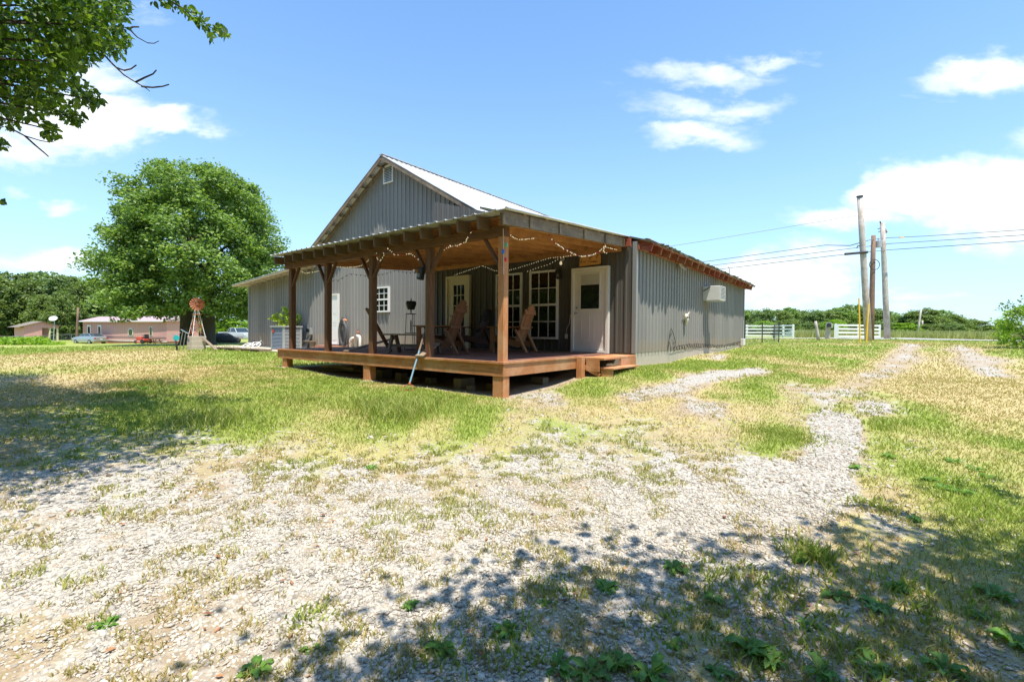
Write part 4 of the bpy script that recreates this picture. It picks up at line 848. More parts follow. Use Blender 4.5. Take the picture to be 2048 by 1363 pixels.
# cultivator leaning on the deck edge
a0 = np.array([-1.82, -.50, GZ(-1.82, -.5)+.02]); e0 = atY(852, 655, .12)
G_ = thing('garden_cultivator', 'long handled garden cultivator with a blue shaft leaning against the deck edge', 'garden tool', a0)
d = (Vector(e0)-Vector(a0)); m1 = Vector(a0)+d*.12; m2 = Vector(a0)+d*.62
b = MB(); b.tube([m1, m2], .016, 8); b.build('shaft', 'steel_blue', G_); b = MB(); b.tube([m2, Vector(e0)], .019, 8); b.build('handle', 'wood_grey_z', G_)
s = Vector((.8, .6, 0)).normalized(); b = MB(); b.tube([m1, m1-d*.03], .02, 6)
for q in (-1, 1): b.tube([m1-d*.03, m1-d*.05+s*q*.08, Vector(a0)+s*q*.12+Vector((0, 0, .05)), Vector(a0)+s*q*.11+Vector((0, 0, -.01))], .007, 5)
b.bar(Vector(a0)-s*.12, Vector(a0)+s*.12, .03, .015); b.build('tines', 'rust_metal', G_)
# speakers
for (px, py, Y, tl, lab) in ((842, 547, -.02, .45, 'black outdoor speaker hanging tilted from the second porch post from the corner'), (1117, 548, YW-.12, -.35, 'black outdoor speaker mounted at the top right corner of the tall window')):
    p = atY(px, py, Y); t = thing('speaker', lab, 'speaker', p)
    d = Vector((tl*.5, 0, 1)).normalized(); b = MB(); b.bar(Vector(p)-d*.12, Vector(p)+d*.12, .12, .11, (0, -1, 0)); b.build('cabinet', 'black', t, bevel=.015)
    b = MB(); b.bar(Vector(p)+d*.1, Vector(p)+d*.1+Vector((0, .10, .08)), .03, .02); b.build('bracket', 'wire_black', t)
    b = MB(); b.disc(Vector(p)-d*.04+Vector((0, -.056, 0)), (0, -1, 0), .042, .004, 16); b.build('cone', 'wire_grey', t)
# string lights -------------------------------------------------------
BULB = {}
def bulb_mesh(kind, r=.0085):
    if kind not in BULB:
        b = MB(); b.blob((0, 0, 0), r, r, r*1.7, 7, 5); o = b.build('bulb', kind, None, local=True, smooth=True); BULB[kind] = o.data; bpy.data.objects.remove(o)
    return BULB[kind]
def strand(label, pts, step, kinds, big=1.0, wire='wire_black', sag=.0):
    pts = [Vector(tuple(p)) for p in pts]; out = [pts[0]]
    for a, c in zip(pts[:-1], pts[1:]):
        n = max(2, int((c-a).length/.08))
        for i in range(1, n+1):
            t = i/n; p = a.lerp(c, t); p.z -= sag*(c-a).length*4*t*(1-t)*.25; out.append(p)
    t = thing('string_lights', label, 'string lights', out[0], group='string lights on the porch'); MB().tube(out, .0035, 4).build('wire', wire, t)
    acc = 0; last = 0; g = random.Random(len(pts)*7+int(step*1000)); cnt = 0
    for a, c in zip(out[:-1], out[1:]):
        L_ = (c-a).length; 
        while last+step < acc+L_ and cnt < 100:
            last += step; p = a.lerp(c, (last-acc)/L_); k = g.choices([x[0] for x in kinds], [x[1] for x in kinds])[0]
            o = bpy.data.objects.new('bulb', bulb_mesh(k)); link(o, t); o.location = p-t.location+Vector((g.uniform(-.012, .012), g.uniform(-.012, .012), -.018)); o.scale = (big,)*3; o.rotation_euler = (g.uniform(-.8, .8), g.uniform(-.8, .8), 0); cnt += 1
        acc += L_
    return t
mix = [('bulb_white', .75), ('bulb_red', .2), ('bulb_blue', .05)]; wh = [('bulb_white', 1)]
XQ = .22
P = lambda X, *q: [atX(px, py, X) for px, py in q]
strand('string of white and red bulbs swagged low under the right edge of the porch roof', P(XQ, (1097, 468), (1110, 484), (1130, 497), (1150, 507), (1165, 511), (1185, 508), (1200, 500), (1212, 488), (1206, 500), (1213, 505)), .045, mix, 1.0)
strand('small white bulbs looped under the ceiling just right of the corner post', P(-.3, (1015, 459), (1022, 470), (1038, 477), (1055, 476), (1072, 474), (1080, 466), (1096, 468), (1110, 473), (1140, 480), (1160, 486), (1180, 492), (1200, 488)), .055, [('bulb_white', .93), ('bulb_red', .07)])
strand('short row of white bulbs under the roof end above the front door', P(.1, (1205, 490), (1222, 495), (1240, 499), (1258, 497)), .06, wh)
PY = lambda Y, *q: [atY(px, py, Y) for px, py in q]
strand('long row of white bulbs along the top of the dark porch wall', PY(YW-.25, (905, 550), (940, 538), (965, 530), (990, 540), (1015, 540), (1040, 533), (1075, 522), (1100, 514), (1125, 512), (1150, 508)), .075, wh)
strand('second lower row of white bulbs crossing the dark wall above the tall windows', PY(YW-.12, (1050, 543), (1075, 534), (1095, 528), (1118, 516), (1140, 509)), .09, wh)
strand('white, red and blue bulbs climbing to a rafter end near the corner post', PY(-.1, (894, 489), (912, 490), (930, 482), (940, 468), (946, 458)), .035, mix, .95)
strand('white bulbs draped under the beam beside the second post from the corner', PY(.3, (870, 515), (880, 505), (893, 494), (912, 488), (930, 482), (952, 478)), .06, wh)
strand('white and red bulb cluster under the beam, left of the second post from the corner', PY(-.07, (752, 500), (754, 516), (762, 520), (770, 500), (776, 494), (784, 503), (790, 508), (805, 507), (822, 505), (830, 512), (838, 517)), .05, mix)
strand('cream bulbs hung under the beam between the left posts', PY(.25, (662, 528), (675, 532), (690, 533), (710, 532), (722, 530), (735, 520), (745, 515)), .055, wh)
strand('cream bulbs looped under the beam at the far left end of the porch', PY(.25, (600, 540), (612, 545), (628, 542), (640, 540)), .06, wh)
strand('long dark wire with unlit bulbs sagging across the left side of the porch', [atX(px, py, -7.1) for px, py in ((655, 560), (676, 560), (700, 547), (735, 551), (765, 548), (790, 541), (820, 545), (842, 543))], .16, [('wire_black', 1)], 1.6)
s5 = thing('hanging_bulbs', 'three large coloured bulbs, green, blue and red, on the corner post', 'string lights', (.05, -.06, 2.0))
MB().tube([(.04, -.06, 2.2), (.045, -.055, 1.9), (.05, -.05, 1.45)], .005, 4).build('wire', 'unit_white', s5)
for px, py, k in ((1012.5, 490, 'bulb_green'), (1006, 503, 'bulb_blue'), (1011, 519, 'bulb_red')):
    p = atY(px, py, -.08); MB().blob(p, .026, .026, .042, 10, 8).build('bulb', k, s5, smooth=True)
# ------------------------------------------------------------------ along the gable wall
HR = thing('hose_coil', 'thick grey hose coiled on an orange hanger beside the white side door', 'hose', (-12.45, YG-.1, .3))
b = MB(); g = random.Random(4)
for k in range(11): b.v += []; c = (-12.5+g.uniform(-.07, .07), YG-.10-g.uniform(0, .12), .36+g.uniform(-.10, .08)); n0 = len(b.v); b.ring((0, 0, 0), (0, 1, 0), 1, .045, 26, 5); b.v[n0:] = [(c[0]+v[0]*(.17+k*.016), c[1]+v[1]*.4, c[2]+v[2]*(.40+k*.022)) for v in b.v[n0:]]
b.tube([(-12.3, YG-.12, .1), (-12.2, YG-.15, -.15), (-12.0, YG-.3, -.30), (-11.8, YG-.35, -.36)], .02, 6); b.build('hose', 'hose_grey', HR)
b = MB(); b.tube([(-12.65, YG-.02, .88), (-12.62, YG-.12, .93), (-12.40, YG-.14, .95), (-12.28, YG-.1, .90)], .045, 8); b.build('hanger', 'orange_hose', HR)
PV = thing('drain_pipes', 'pair of white bent plastic pipes coming out of the ground at the gable wall', 'pipe', (-11.8, YG-.1, -.4))
for x, h, r in ((-12.0, .15, .05), (-11.33, .25, .055)):
    b = MB(); s = 1 if x < -11.5 else -1; b.tube([(x, YG-.12, -.45), (x, YG-.12, h-.05), (x+s*.03, YG-.12, h), (x+s*.10, YG-.12, h+.03), (x+s*.26*.8, YG-.12, h+.05)], r, 10); b.build('pipe', 'pvc', PV, smooth=True)
b = MB(); b.blob((-11.5, YG-.1, .42), .06, .05, .06); b.tube([(-11.5, YG-.1, .5), (-11.5, YG-.1, .55)], .03); b.tube([(-11.52, YG-.1, .38), (-11.75, YG-.2, .1), (-12.0, YG-.35, -.2), (-12.1, YG-.4, -.36)], .014, 5); tag(b.build('spigot', 'rust_metal', None), 'brass garden tap with a thin black hose on the gable wall', 'tap')
MT = thing('electric_meter', 'electric disconnect box with cables on a short stand left of the side door', 'meter', (-15.2, YG-.2, -.35))
b = MB(); b.box((-15.3, YG-.18, .30), (-15.08, YG-.04, .62)); b.build('box', 'grey_unit', MT); b = MB(); b.disc((-15.19, YG-.18, .5), (0, -1, 0), .09, .08, 14); b.build('dial', 'glass', MT)
b = MB(); b.box((-15.55, YG-.3, -.02), (-14.8, YG-.03, .03)); b.box((-14.98, YG-.25, -.4), (-14.86, YG-.1, -.02)); b.build('stand', 'wood_grey_x', MT)
b = MB()
for k in range(6): x = -15.4+k*.07; b.tube([(x, YG-.15, .25), (x-.02*k, YG-.2, 0), (x-.15, YG-.28, -.3), (x-.7-k*.2, YG-.4-.05*k, -.34+.04*math.sin(k)), (x-1.5-.2*k, YG-.5, -.38)], .018, 5)
b.build('cable', 'wire_grey', MT)
# condenser
CU = thing('condenser_unit', 'grey outdoor condenser unit with louvred sides standing before the left wing wall', 'condenser', (-15.9, 4.2, -.43))
x0, x1, y0, y1, z0, z1 = -16.5, -15.35, 3.8, 4.65, -.40, .66
b = MB(); b.box((x0+.04, y0+.04, z0+.04), (x1-.04, y1-.04, z1-.05)); b.build('core', 'paper_dark', CU)
b = MB()
for x in (x0, x1-.09):
    for y in (y0, y1-.09): b.box((x, y, z0), (x+.09, y+.09, z1-.04))
b.box((x0-.03, y0-.03, z1-.04), (x1+.03, y1+.03, z1+.02)); b.box((x0, y0, z0), (x1, y1, z0+.05)); b.build('casing', 'grey_unit', CU, bevel=.008)
b = MB()
for k in range(15): z = z0+.08+k*.062; b.add([(x0+.09, y0+.0, z), (x1-.09, y0+.0, z), (x1-.09, y0+.03, z+.045), (x0+.09, y0+.03, z+.045)], [(0, 1, 2, 3)]); b.add([(x1, y0+.09, z), (x1, y1-.09, z), (x1-.03, y1-.09, z+.045), (x1-.03, y0+.09, z+.045)], [(0, 1, 2, 3)])
b.build('louvres', 'grey_unit', CU); b = MB(); b.box((x0+.16, y0-.012, z1-.28), (x0+.34, y0-.002, z1-.14)); b.build('badge', 'tail_red', CU)
SB = thing('sapling', 'bright lime green young tree growing behind the condenser unit', 'young tree', (-16.2, 4.82, -.42))
g = np.random.default_rng(12); C_ = []
for px, py in ((545, 636), (556, 640), (562, 648), (567, 640), (572, 632), (575, 622), (580, 640), (586, 634), (591, 640), (584, 650), (568, 652), (560, 657), (588, 655), (575, 645), (594, 634), (552, 634), (570, 620), (590, 662)):
    p = atY(px, py, 4.82); C_.append(p-np.array(SB.location)+g.normal(0, .1, (26, 3))*np.array([1, .8, .7]))
link(bpy.data.objects.new('crown', leaf_mesh('crown', np.concatenate(C_), .15, 'leaf_lime', aspect=.8)), SB)
b = MB(); b.tube([(0, 0, 0), (.05, 0, .8), (.1, 0, 1.7)], [.03, .02, .008], 6)
for k in range(6): b.tube([(.04, 0, .5+k*.15), ((-1)**k*.5, .05, 1.1+k*.1)], [.012, .004], 4)
b.build('trunk', 'twig', SB, local=True)
def bicycle(name, label, loc, rz, tilt, frame_m, s=1.0):
    t = thing(name, label, 'bicycle', loc, rz); t.rotation_euler = (tilt, 0, rz)
    r = .24*s
    for x in (-.38*s, .38*s):
        b = MB(); b.ring((x, 0, r), (0, 1, 0), r-.02, .022, 22, 6); w = b.build('wheel', 'white_trim' if frame_m != 'rust_metal' else 'rubber', t, local=True, smooth=True)
        b = MB()
        for k in range(8): a = k*math.pi/4; b.tube([(x, 0, r), (x+math.cos(a)*(r-.02), 0, r+math.sin(a)*(r-.02))], .004, 4)
        b.build('spokes', 'galvanised', w, local=True)
    b = MB(); P = dict(bb=(-.02*s, 0, .26*s), seat=(-.15*s, 0, .55*s), head=(.25*s, 0, .55*s), rear=(-.38*s, 0, r), front=(.38*s, 0, r))
    for a, c in (('bb', 'seat'), ('bb', 'head'), ('seat', 'head'), ('rear', 'bb'), ('rear', 'seat'), ('head', 'front')): b.tube([P[a], P[c]], .017, 6)
    b.build('frame', frame_m, t, local=True); b = MB(); b.box((-.27*s, -.06, .56*s), (-.05*s, .06, .60*s)); b.build('saddle', 'rubber', t, local=True, bevel=.015)
    b = MB(); b.tube([P['head'], (.24*s, 0, .70*s)], .014, 6); b.tube([(.20*s, -.24*s, .76*s), (.24*s, -.08, .70*s), (.24*s, .08, .70*s), (.20*s, .24*s, .76*s)], .013, 6); b.build('handlebar', 'galvanised', t, local=True)
    return t
bk = bicycle('child_bicycle', "small white child's bicycle fallen over on the slab before the left wing wall", (-18.4, 3.6, GZ(-18.4, 3.6)+.06), R(12), R(-58), 'white_trim', .95)
sl_ = MB(); sl_.box((-23.5, 3.1, -.47), (-8.2, 5.0, GZ(-19, 3)+.045)); tag(sl_.build('concrete_slab', 'concrete', None), kind='structure')
# ------------------------------------------------------------------ windmill on blocks and clutter round it
wx, wy = -19.1, 1.75; wz = GZ(wx, wy)
k = 0
WB = ['upper pale cinder block under the toy windmill', 'second cinder block row under the toy windmill', 'lowest cinder block at the front of the windmill base']
for i, (x, y, z) in enumerate(((wx, wy, .42), (wx+.03, wy-.02, .21), (wx+.07, wy-.04, .0))):
    b = MB(); b.box((x-.3, y-.28, wz+z-.02), (x+.3, y+.28, wz+z+.188)); tag(b.build('cinder_block', 'concrete', None, bevel=.01), WB[i], 'block', 'cinder blocks under the windmill')
WM = thing('garden_windmill', 'small decorative windmill with a rusty orange wheel and white lattice tower on blocks', 'windmill', (wx, wy, wz+.61))
T0 = wz+.61; top = Vector((wx, wy, T0+1.32))
for sx, sy in ((-1, -1), (1, -1), (1, 1), (-1, 1)): b = MB(); b.tube([(wx+sx*.25, wy+sy*.25, T0), (wx+sx*.04, wy+sy*.04, T0+1.25)], .014, 5); b.build('leg', 'white_trim', WM)
b = MB()
def wl(s, q, z): f = 1-(z/1.25)*.84; return (wx+s*.25*f, wy+q*.25*f, T0+z)
for z0, z1 in ((.05, .45), (.45, .8)):
    for a, c in (((-1, -1), (1, -1)), ((1, -1), (1, 1)), ((1, 1), (-1, 1)), ((-1, 1), (-1, -1))):
        b.tube([wl(*a, z0), wl(*c, z1)], .009, 4); b.tube([wl(*c, z0), wl(*a, z1)], .009, 4); b.bar(wl(*a, z1), wl(*c, z1), .03, .03)
b.build('lattice', 'rust_metal', WM); b = MB(); b.box((wx-.27, wy-.1, T0+.97), (wx+.27, wy+.1, T0+1.0)); b.build('platform', 'rust_metal', WM)
vd = Vector((CAM[0]-wx, CAM[1]-wy+4, 0)).normalized(); side = Vector((-vd.y, vd.x, 0)); ctr = top+vd*.12+Vector((0, 0, .12))
b = MB(); b.tube([top, ctr-vd*.02, ctr+vd*.05], .02, 6); b.disc(ctr, vd, .055, .03, 14); b.build('hub', 'rust_metal', WM)
b = MB()
for k in range(16):
    a = k*math.pi/8; w = .055
    def q(r, da, o): return ctr+side*(math.cos(a+da)*r)+Vector((0, 0, math.sin(a+da)*r))+vd*o
    b.add([q(.08, -.12, 0), q(.08, .12, .015), q(.29, .145, .03), q(.29, -.13, -.01)], [(0, 1, 2, 3)])
WHL = b.build('wheel', 'rust_metal', WM); b = MB(); b.ring(ctr, vd, .21, .006, 28, 4); b.build('rim', 'rust_metal', WHL)
b = MB(); b.bar(ctr, ctr-vd*.35+side*.15, .02, .02); p = ctr-vd*.35+side*.15; b.add([p+Vector((0, 0, -.07)), p+Vector((0, 0, .07)), p-vd*.1+side*.12+Vector((0, 0, .12)), p-vd*.1+side*.12+Vector((0, 0, -.12))], [(0, 1, 2, 3)]); b.build('tail_vane', 'rust_metal', WM)
bicycle('old_bicycle', 'small old bicycle parked in front of the windmill base, with a teal disc', (wx-.42, wy-.62, GZ(wx-.3, wy-.7)), R(-18), R(8), 'rust_metal', 1.0)
p = (wx-.02, wy-.76, GZ(wx-.3, wy-.9)+.55); b = MB(); b.disc(p, (.8, -.6, 0), .12, .05, 18); o = b.build('teal_disc', 'teal', None); tag(o, 'round teal plastic disc hung on the old bicycle by the windmill', 'disc')
b = MB(); b.tube([(wx-1.0, wy-.3, GZ(wx, wy)+.9), (wx+.1, wy-.35, GZ(wx, wy)+.72)], .025, 6); b.tube([(wx-.9, wy-.4, GZ(wx, wy)), (wx-.75, wy-.3, GZ(wx, wy)+.86)], .02, 6); b.tube([(wx-.45, wy-.4, GZ(wx, wy)), (wx-.4, wy-.3, GZ(wx, wy)+.80)], .02, 6)
tag(b.build('pipe_rack', 'galvanised', None), 'makeshift rack of bare white pipes left of the windmill base', 'pipe rack')
b = MB()
for k in range(3): b.bar((wx+.35, wy+.1+k*.07, wz+.55-.05*k), (wx+1.35, wy+.25+k*.05, wz+.03), .05, .03)
tag(b.build('scrap_lumber', 'wood_grey_x', None), 'thin wooden slats leaning against the right side of the windmill blocks', 'slats')
for i, (x, y, l, w, rz, lab) in enumerate(((-17.7, 2.6, 1.9, .5, 6, 'flat wooden pallet lying on the lawn right of the windmill'), (-15.9, 2.9, 1.8, .5, 2, 'second weathered pallet lying nearer the child bicycle'))):
    t = thing('pallet', lab, 'pallet', (x, y, GZ(x, y)+.02), R(rz), 'pallets on the lawn'); b = MB()
    for k in range(5): b.box((-l/2, -w/2+k*w/5, .09), (l/2, -w/2+k*w/5+w/6.5, .11))
    b.build('top_boards', 'wood_grey_x', t, local=True); b = MB()
    for x_ in (-l/2, 0, l/2-.08): b.box((x_, -w/2, 0), (x_+.08, w/2, .088))
    b.build_each('runner', 'wood_grey_y', t, local=True)
# ------------------------------------------------------------------ neighbours on the left
def dirv(px, D): return atD(px, 680, D)
def groundpt(px, D): p = atD(px, 680, D); return np.array([p[0], p[1], GZ(p[0], p[1])])
def basis(a, c):
    a = Vector(a); c = Vector(c); x = (c-a); L_ = x.length; x.normalize(); return a, x, Vector((-x.y, x.x, 0)), L_
class LB(MB):
    """shapes in a local frame: x along the front, y away behind it, z up"""
    def __init__(s, o, x, y): super().__init__(); s.o = Vector(o); s.x = x; s.y = y
    def add(s, vs, fs): return super().add([s.o+s.x*v[0]+s.y*v[1]+Vector((0, 0, v[2])) for v in vs], fs)
# mobile home: front face from px 166 to 338
a = atD(166, 683, 69); c = atD(334, 686, 61.5); a[2] = c[2] = -1.75
o, x, y, L_ = basis(a, c); y = -y if (y.dot(Vector(tuple(fw))) < 0) else y
MH = thing('mobile_home', 'long pink mobile home with a shallow pale roof behind the silver car', 'mobile home', o)
def lb(): return LB(o, x, y)
b = lb(); b.box((0, 0, .55), (L_, 4.2, 3.3)); n = int(L_/.42)
b.build('body', 'pink_siding', MH)
b = lb()
for i in range(n): b.box((i*L_/n, -.012, .56), (i*L_/n+.03, -.001, 3.28))
b.build('siding_groove', 'pink_roof', MH)
b = lb(); b.add([(-.35, -.55, 3.28), (L_+.3, -.35, 3.28), (L_+.3, 2.1, 4.05), (-.35, 2.1, 4.05), (-.35, 4.6, 3.28), (L_+.3, 4.6, 3.28)], [(0, 1, 2, 3), (3, 2, 5, 4), (0, 3, 4), (1, 5, 2), (0, 4, 5, 1)]); b.build('roof', 'pink_roof', MH)
b = lb(); b.box((-.35, -.58, 3.2), (L_+.3, -.551, 3.34)); b.box((0, -.03, .50), (L_, -.002, .60)); b.build('trim', 'white_trim', MH)
b = lb(); b.box((.05, .02, -.3), (L_-.05, 4.1, .54)); b.build('skirting', 'brick_red', MH)
for u in (.085, .22): b = lb(); b.box((u*L_-.45, -.05, .62), (u*L_+.45, -.013, 2.75)); dd = b.build('door', 'white_trim', MH); b = lb(); b.box((u*L_-.25, -.07, 1.4), (u*L_+.25, -.052, 2.5)); b.build('pane', 'glass', dd)
b = lb(); b.box((.84*L_-.5, -.05, 1.3), (.84*L_+.1, -.013, 2.55)); w = b.build('window', 'white_trim', MH); b = lb(); b.box((.84*L_-.42, -.07, 1.38), (.84*L_+.02, -.052, 2.47)); b.build('pane', 'glass', w)
b = lb(); b.disc((0, 0, 0), (0, 1, 0), .62, .05, 8) if False else None
b = lb(); oc = [(.6*L_+.62*math.cos(k*math.pi/4+.39), 1.75+.62*math.sin(k*math.pi/4+.39)) for k in range(8)]; b.prism(oc, 1, -.06, -.013); w = b.build('octagon_window', 'white_trim', MH)
b = lb(); oc = [(.6*L_+.48*math.cos(k*math.pi/4+.39), 1.75+.48*math.sin(k*math.pi/4+.39)) for k in range(8)]; b.prism(oc, 1, -.08, -.061); b.build('pane', 'glass', w)
# pink shed
a = atD(48, 684, 66); c = atD(118, 684, 69.3); a[2] = c[2] = -1.75; o, x, y, L_ = basis(a, c); y = -y if (y.dot(Vector(tuple(fw))) < 0) else y
SH = thing('garden_shed', 'faded pink gabled shed with a wide dark opening, left of the satellite dish', 'shed', o)
b = lb(); b.box((0, 0, 0), (1.9, .15, 2.25)); b.box((0, .15, 0), (.12, 3.6, 2.3)); b.box((0, 3.6, 0), (L_-.1, 3.72, 2.3)); b.build('wall', 'pink_siding', SH)
b = lb(); b.prism([(0, 2.25), (L_, 2.25), (L_, 2.55), (L_/2, 3.15), (0, 2.55)], 1, -.02, .12); b.build('gable', 'pink_siding', SH)
b = lb(); b.add([(-.7, -.3, 2.32), (L_/2, -.3, 3.22), (L_/2, 4, 3.22), (-.7, 4, 2.32), (L_+.3, -.3, 2.5), (L_+.3, 4, 2.5), (-.7, -.3, 2.27), (L_/2, -.3, 3.17), (L_+.3, -.3, 2.45)], [(0, 1, 2, 3), (1, 4, 5, 2), (0, 6, 7, 1), (1, 7, 8, 4)]); b.build('roof', 'concrete_grey', SH)
b = lb(); b.box((L_-.25, .0, 0), (L_-.05, .15, 2.25)); b.bar((L_-1.15, .05, 0), (L_-.95, .05, 2.25), .16, .14); b.build('prop_post', 'cream', SH)
# satellite dish
p = atD(106, 636, 63); S_ = thing('satellite_dish', 'round white satellite dish above the right side of the pink shed', 'satellite dish', p)
vd = Vector(tuple(-fw)); vd = (vd+Vector((0, 0, .35))).normalized(); u = vd.cross(Vector((0, 0, 1))).normalized(); w = u.cross(vd); vs = [Vector(tuple(p))-vd*.12]
for r_, z_ in ((.3, -.10), (.6, -.02)):
    for k in range(20): a = k*math.pi/10; vs.append(Vector(tuple(p))+u*(r_*math.cos(a))+w*(r_*.62*math.sin(a))+vd*z_)
b = MB(); b.add(vs, [(0, 1+k, 1+(k+1) % 20) for k in range(20)]+[(1+k, 21+k, 21+(k+1) % 20, 1+(k+1) % 20) for k in range(20)]); b.build('reflector', 'white_paint', S_)
b = MB(); b.tube([Vector(tuple(p))-vd*.12, Vector(tuple(p))-vd*.2+Vector((0, 0, -.5)), Vector((p[0], p[1], -1.8))], .05, 6); b.tube([Vector(tuple(p))-w*.3, Vector(tuple(p))+vd*.4-w*.1], .03, 5); b.build('mast', 'grey_unit', S_)
# cars
def car(name, label, loc, rz, paint, L_=4.6, Hh=1.42, Wd=1.76, kind='sedan'):
    t = thing(name, label, 'truck' if kind == 'pickup' else 'car', loc, rz)
    if kind == 'sedan':
        prof = [(-.5, .42, .30), (-.47, .62, .22), (-.30, .68, .2), (-.14, .74, .2), (.28, .76, .2), (.44, .72, .22), (.5, .62, .24), (.5, .40, .3)]
        cab = [(-.20, .70), (-.04, 1.0), (.16, 1.0), (.20, .99), (.37, .72)]
    elif kind == 'pickup':
        prof = [(-.5, .42, .30), (-.48, .66, .25), (-.22, .70, .24), (-.05, .70, .24), (.48, .70, .24), (.5, .6, .26), (.5, .4, .3)]
        cab = [(-.24, .69), (-.13, 1.0), (.06, 1.0), (.12, .69)]
    nx = len(prof); b = MB(); vs = []
    for (u, zt, zb) in prof:
        taper = 1-.10*(abs(u)*2)**4
        for yy, z in ((-1, zb), (-1.0, (zb+zt)/2), (-.93, zt), (.93, zt), (1.0, (zb+zt)/2), (1, zb)): vs.append((u*L_, yy*Wd/2*taper, z*Hh))
    fs = []
    for i in range(nx-1):
        for k in range(6): fs.append((i*6+k, i*6+(k+1) % 6, (i+1)*6+(k+1) % 6, (i+1)*6+k))
    fs += [tuple(range(6)), tuple(range((nx-1)*6, nx*6))[::-1]]; b.add(vs, fs); body = b.build('body', paint, t, local=True, smooth=False, bevel=.03)
    b = MB(); vs = []
    for (u, z) in cab:
        w = .9 if z < .8 else .74; vs += [(u*L_, -w*Wd/2, z*Hh), (u*L_, w*Wd/2, z*Hh)]
    n = len(cab); b.add(vs, [(2*i, 2*i+1, 2*i+3, 2*i+2) for i in range(n-1)]+[tuple(2*i for i in range(n)), tuple(2*i+1 for i in range(n))[::-1], (0, 2*n-2, 2*n-1, 1)]); b.build('windows', 'car_glass', t, local=True)
    b = MB()
    for i in range(n-1):
        if cab[i][1] > .95 and cab[i+1][1] > .95: u0, u1 = cab[i][0], cab[i+1][0]; b.box((u0*L_-.06, -.75*Wd/2, Hh*.985), (u1*L_+.06, .75*Wd/2, Hh*1.015))
    for s in (-1, 1):
        for (a, c) in ((cab[0], cab[1]), (cab[-2], cab[-1])): b.bar((a[0]*L_, s*(.9 if a[1] < .8 else .75)*Wd/2, a[1]*Hh), (c[0]*L_, s*(.9 if c[1] < .8 else .75)*Wd/2, c[1]*Hh), .06, .05)
        b.bar((.06*L_ if kind == 'sedan' else 0, s*.9*Wd/2, .72*Hh), (.06*L_ if kind == 'sedan' else 0, s*.755*Wd/2, Hh), .06, .05)
    b.build('roof', paint, t, local=True)
    for u in (-.31, .30):
        for s in (-1, 1):
            b = MB(); b.disc((u*L_, s*(Wd/2-.20), .32), (0, s, 0), .32, .21, 20); w = b.build('wheel', 'rubber', t, local=True); b = MB(); b.disc((u*L_, s*(Wd/2+.005), .32), (0, s, 0), .19, .012, 14); b.build('rim', 'galvanised', w, local=True)
    for s in (-1, 1):
        b = MB(); b.box((.485*L_, s*.80*Wd/2-.14, .52*Hh), (.5*L_+.012, s*.80*Wd/2+.10, .62*Hh)); b.build('tail_light', 'tail_red', t, local=True)
        b = MB(); b.box((-.5*L_-.012, s*.75*Wd/2-.15, .46*Hh), (-.482*L_, s*.75*Wd/2+.15, .55*Hh)); b.build('headlight', 'white_paint', t, local=True)
    b = MB(); b.box((.5*L_-.02, -.15, .44*Hh), (.5*L_+.015, .15, .52*Hh)); b.build('licence_plate', 'white_paint', t, local=True)
    b = MB(); b.box((.47*L_, -.88*Wd/2, .30*Hh), (.515*L_, .88*Wd/2, .41*Hh)); b.build('bumper', paint if kind == 'sedan' else 'galvanised', t, local=True, bevel=.02)
    return t
g = groundpt(180, 65.5); g[2] = float(atD(180, 687.5, 65.5)[2]); car('sedan', 'silver green sedan seen from its rear corner in front of the pink mobile home', g, R(20), 'silver_paint', 4.7, 1.5, 1.85)
g = groundpt(12, 84); g[2] = float(atD(12, 672.5, 84)[2]); car('blue_car', 'blue car parked beyond the fence at the far left edge', g, R(58), 'blue_paint', 5.2, 1.5, 1.8, 'pickup')
g = groundpt(474, 58); g[2] = float(atD(474, 684, 58)[2]); car('pickup_truck', 'pale pickup truck parked in the shade behind the big tree, half hidden by the house', g, R(190), 'white_car', 5.5, 1.8, 1.9, 'pickup')
g = groundpt(443, 55); CV = thing('covered_trailer', 'dark tarp covered load in front of the pale pickup truck', 'trailer', g)
b = MB(); b.blob((g[0], g[1], g[2]+.35), 1.1, 1.5, .85, 14, 10, .10); b.blob((g[0]+.3, g[1]+.9, g[2]+.25), .9, 1.0, .55, 12, 8, .12); b.build('tarp', 'paper_dark', CV, smooth=True)
# riding mower and a small table
g = groundpt(287, 60); g[2] = float(atD(287, 686.5, 60)[2]); MW = thing('riding_mower', 'red riding mower parked before the pink mobile home', 'mower', g, R(20))
b = MB(); b.box((-.9, -.33, .35), (-.05, .33, .85)); b.box((-.05, -.5, .35), (.75, .5, .62)); b.box((-.55, -.6, .12), (.3, .6, .28)); b.build('body', 'mower_red', MW, local=True, bevel=.05)
b = MB(); b.box((.1, -.25, .62), (.6, .25, .75)); b.box((.5, -.25, .75), (.62, .25, 1.2)); b.tube([(-.1, 0, .8), (0, 0, 1.05)], .03); b.ring((0, 0, 1.07), (.3, 0, 1), .17, .02, 14, 4); b.build('seat', 'black', MW, local=True)
for x_, r_ in ((-.7, .2), (.5, .28)):
    for s in (-1, 1): b = MB(); b.disc((x_, s*.42, r_), (0, s, 0), r_, .16, 16); b.build('wheel', 'rubber', MW, local=True)
g = groundpt(309, 60); g[2] = float(atD(309, 688, 60)[2]); TB = thing('picnic_table', 'small dark picnic table beside the red mower', 'table', g, R(30))
b = MB(); b.box((-.6, -.35, .66), (.6, .35, .72)); b.build('tabletop', 'wood_post_x', TB, local=True)
for s in (-1, 1): b = MB(); b.box((-.6, s*.7-.13, .40), (.6, s*.7+.13, .45)); b.build('seat', 'wood_post_x', TB, local=True)
b = MB()
for x_ in (-.45, .45):
    for s in (-1, 1): b.bar((x_, s*.2, .66), (x_, s*.62, 0), .08, .05)
    b.box((x_-.03, -.7, .34), (x_+.03, .7, .40))
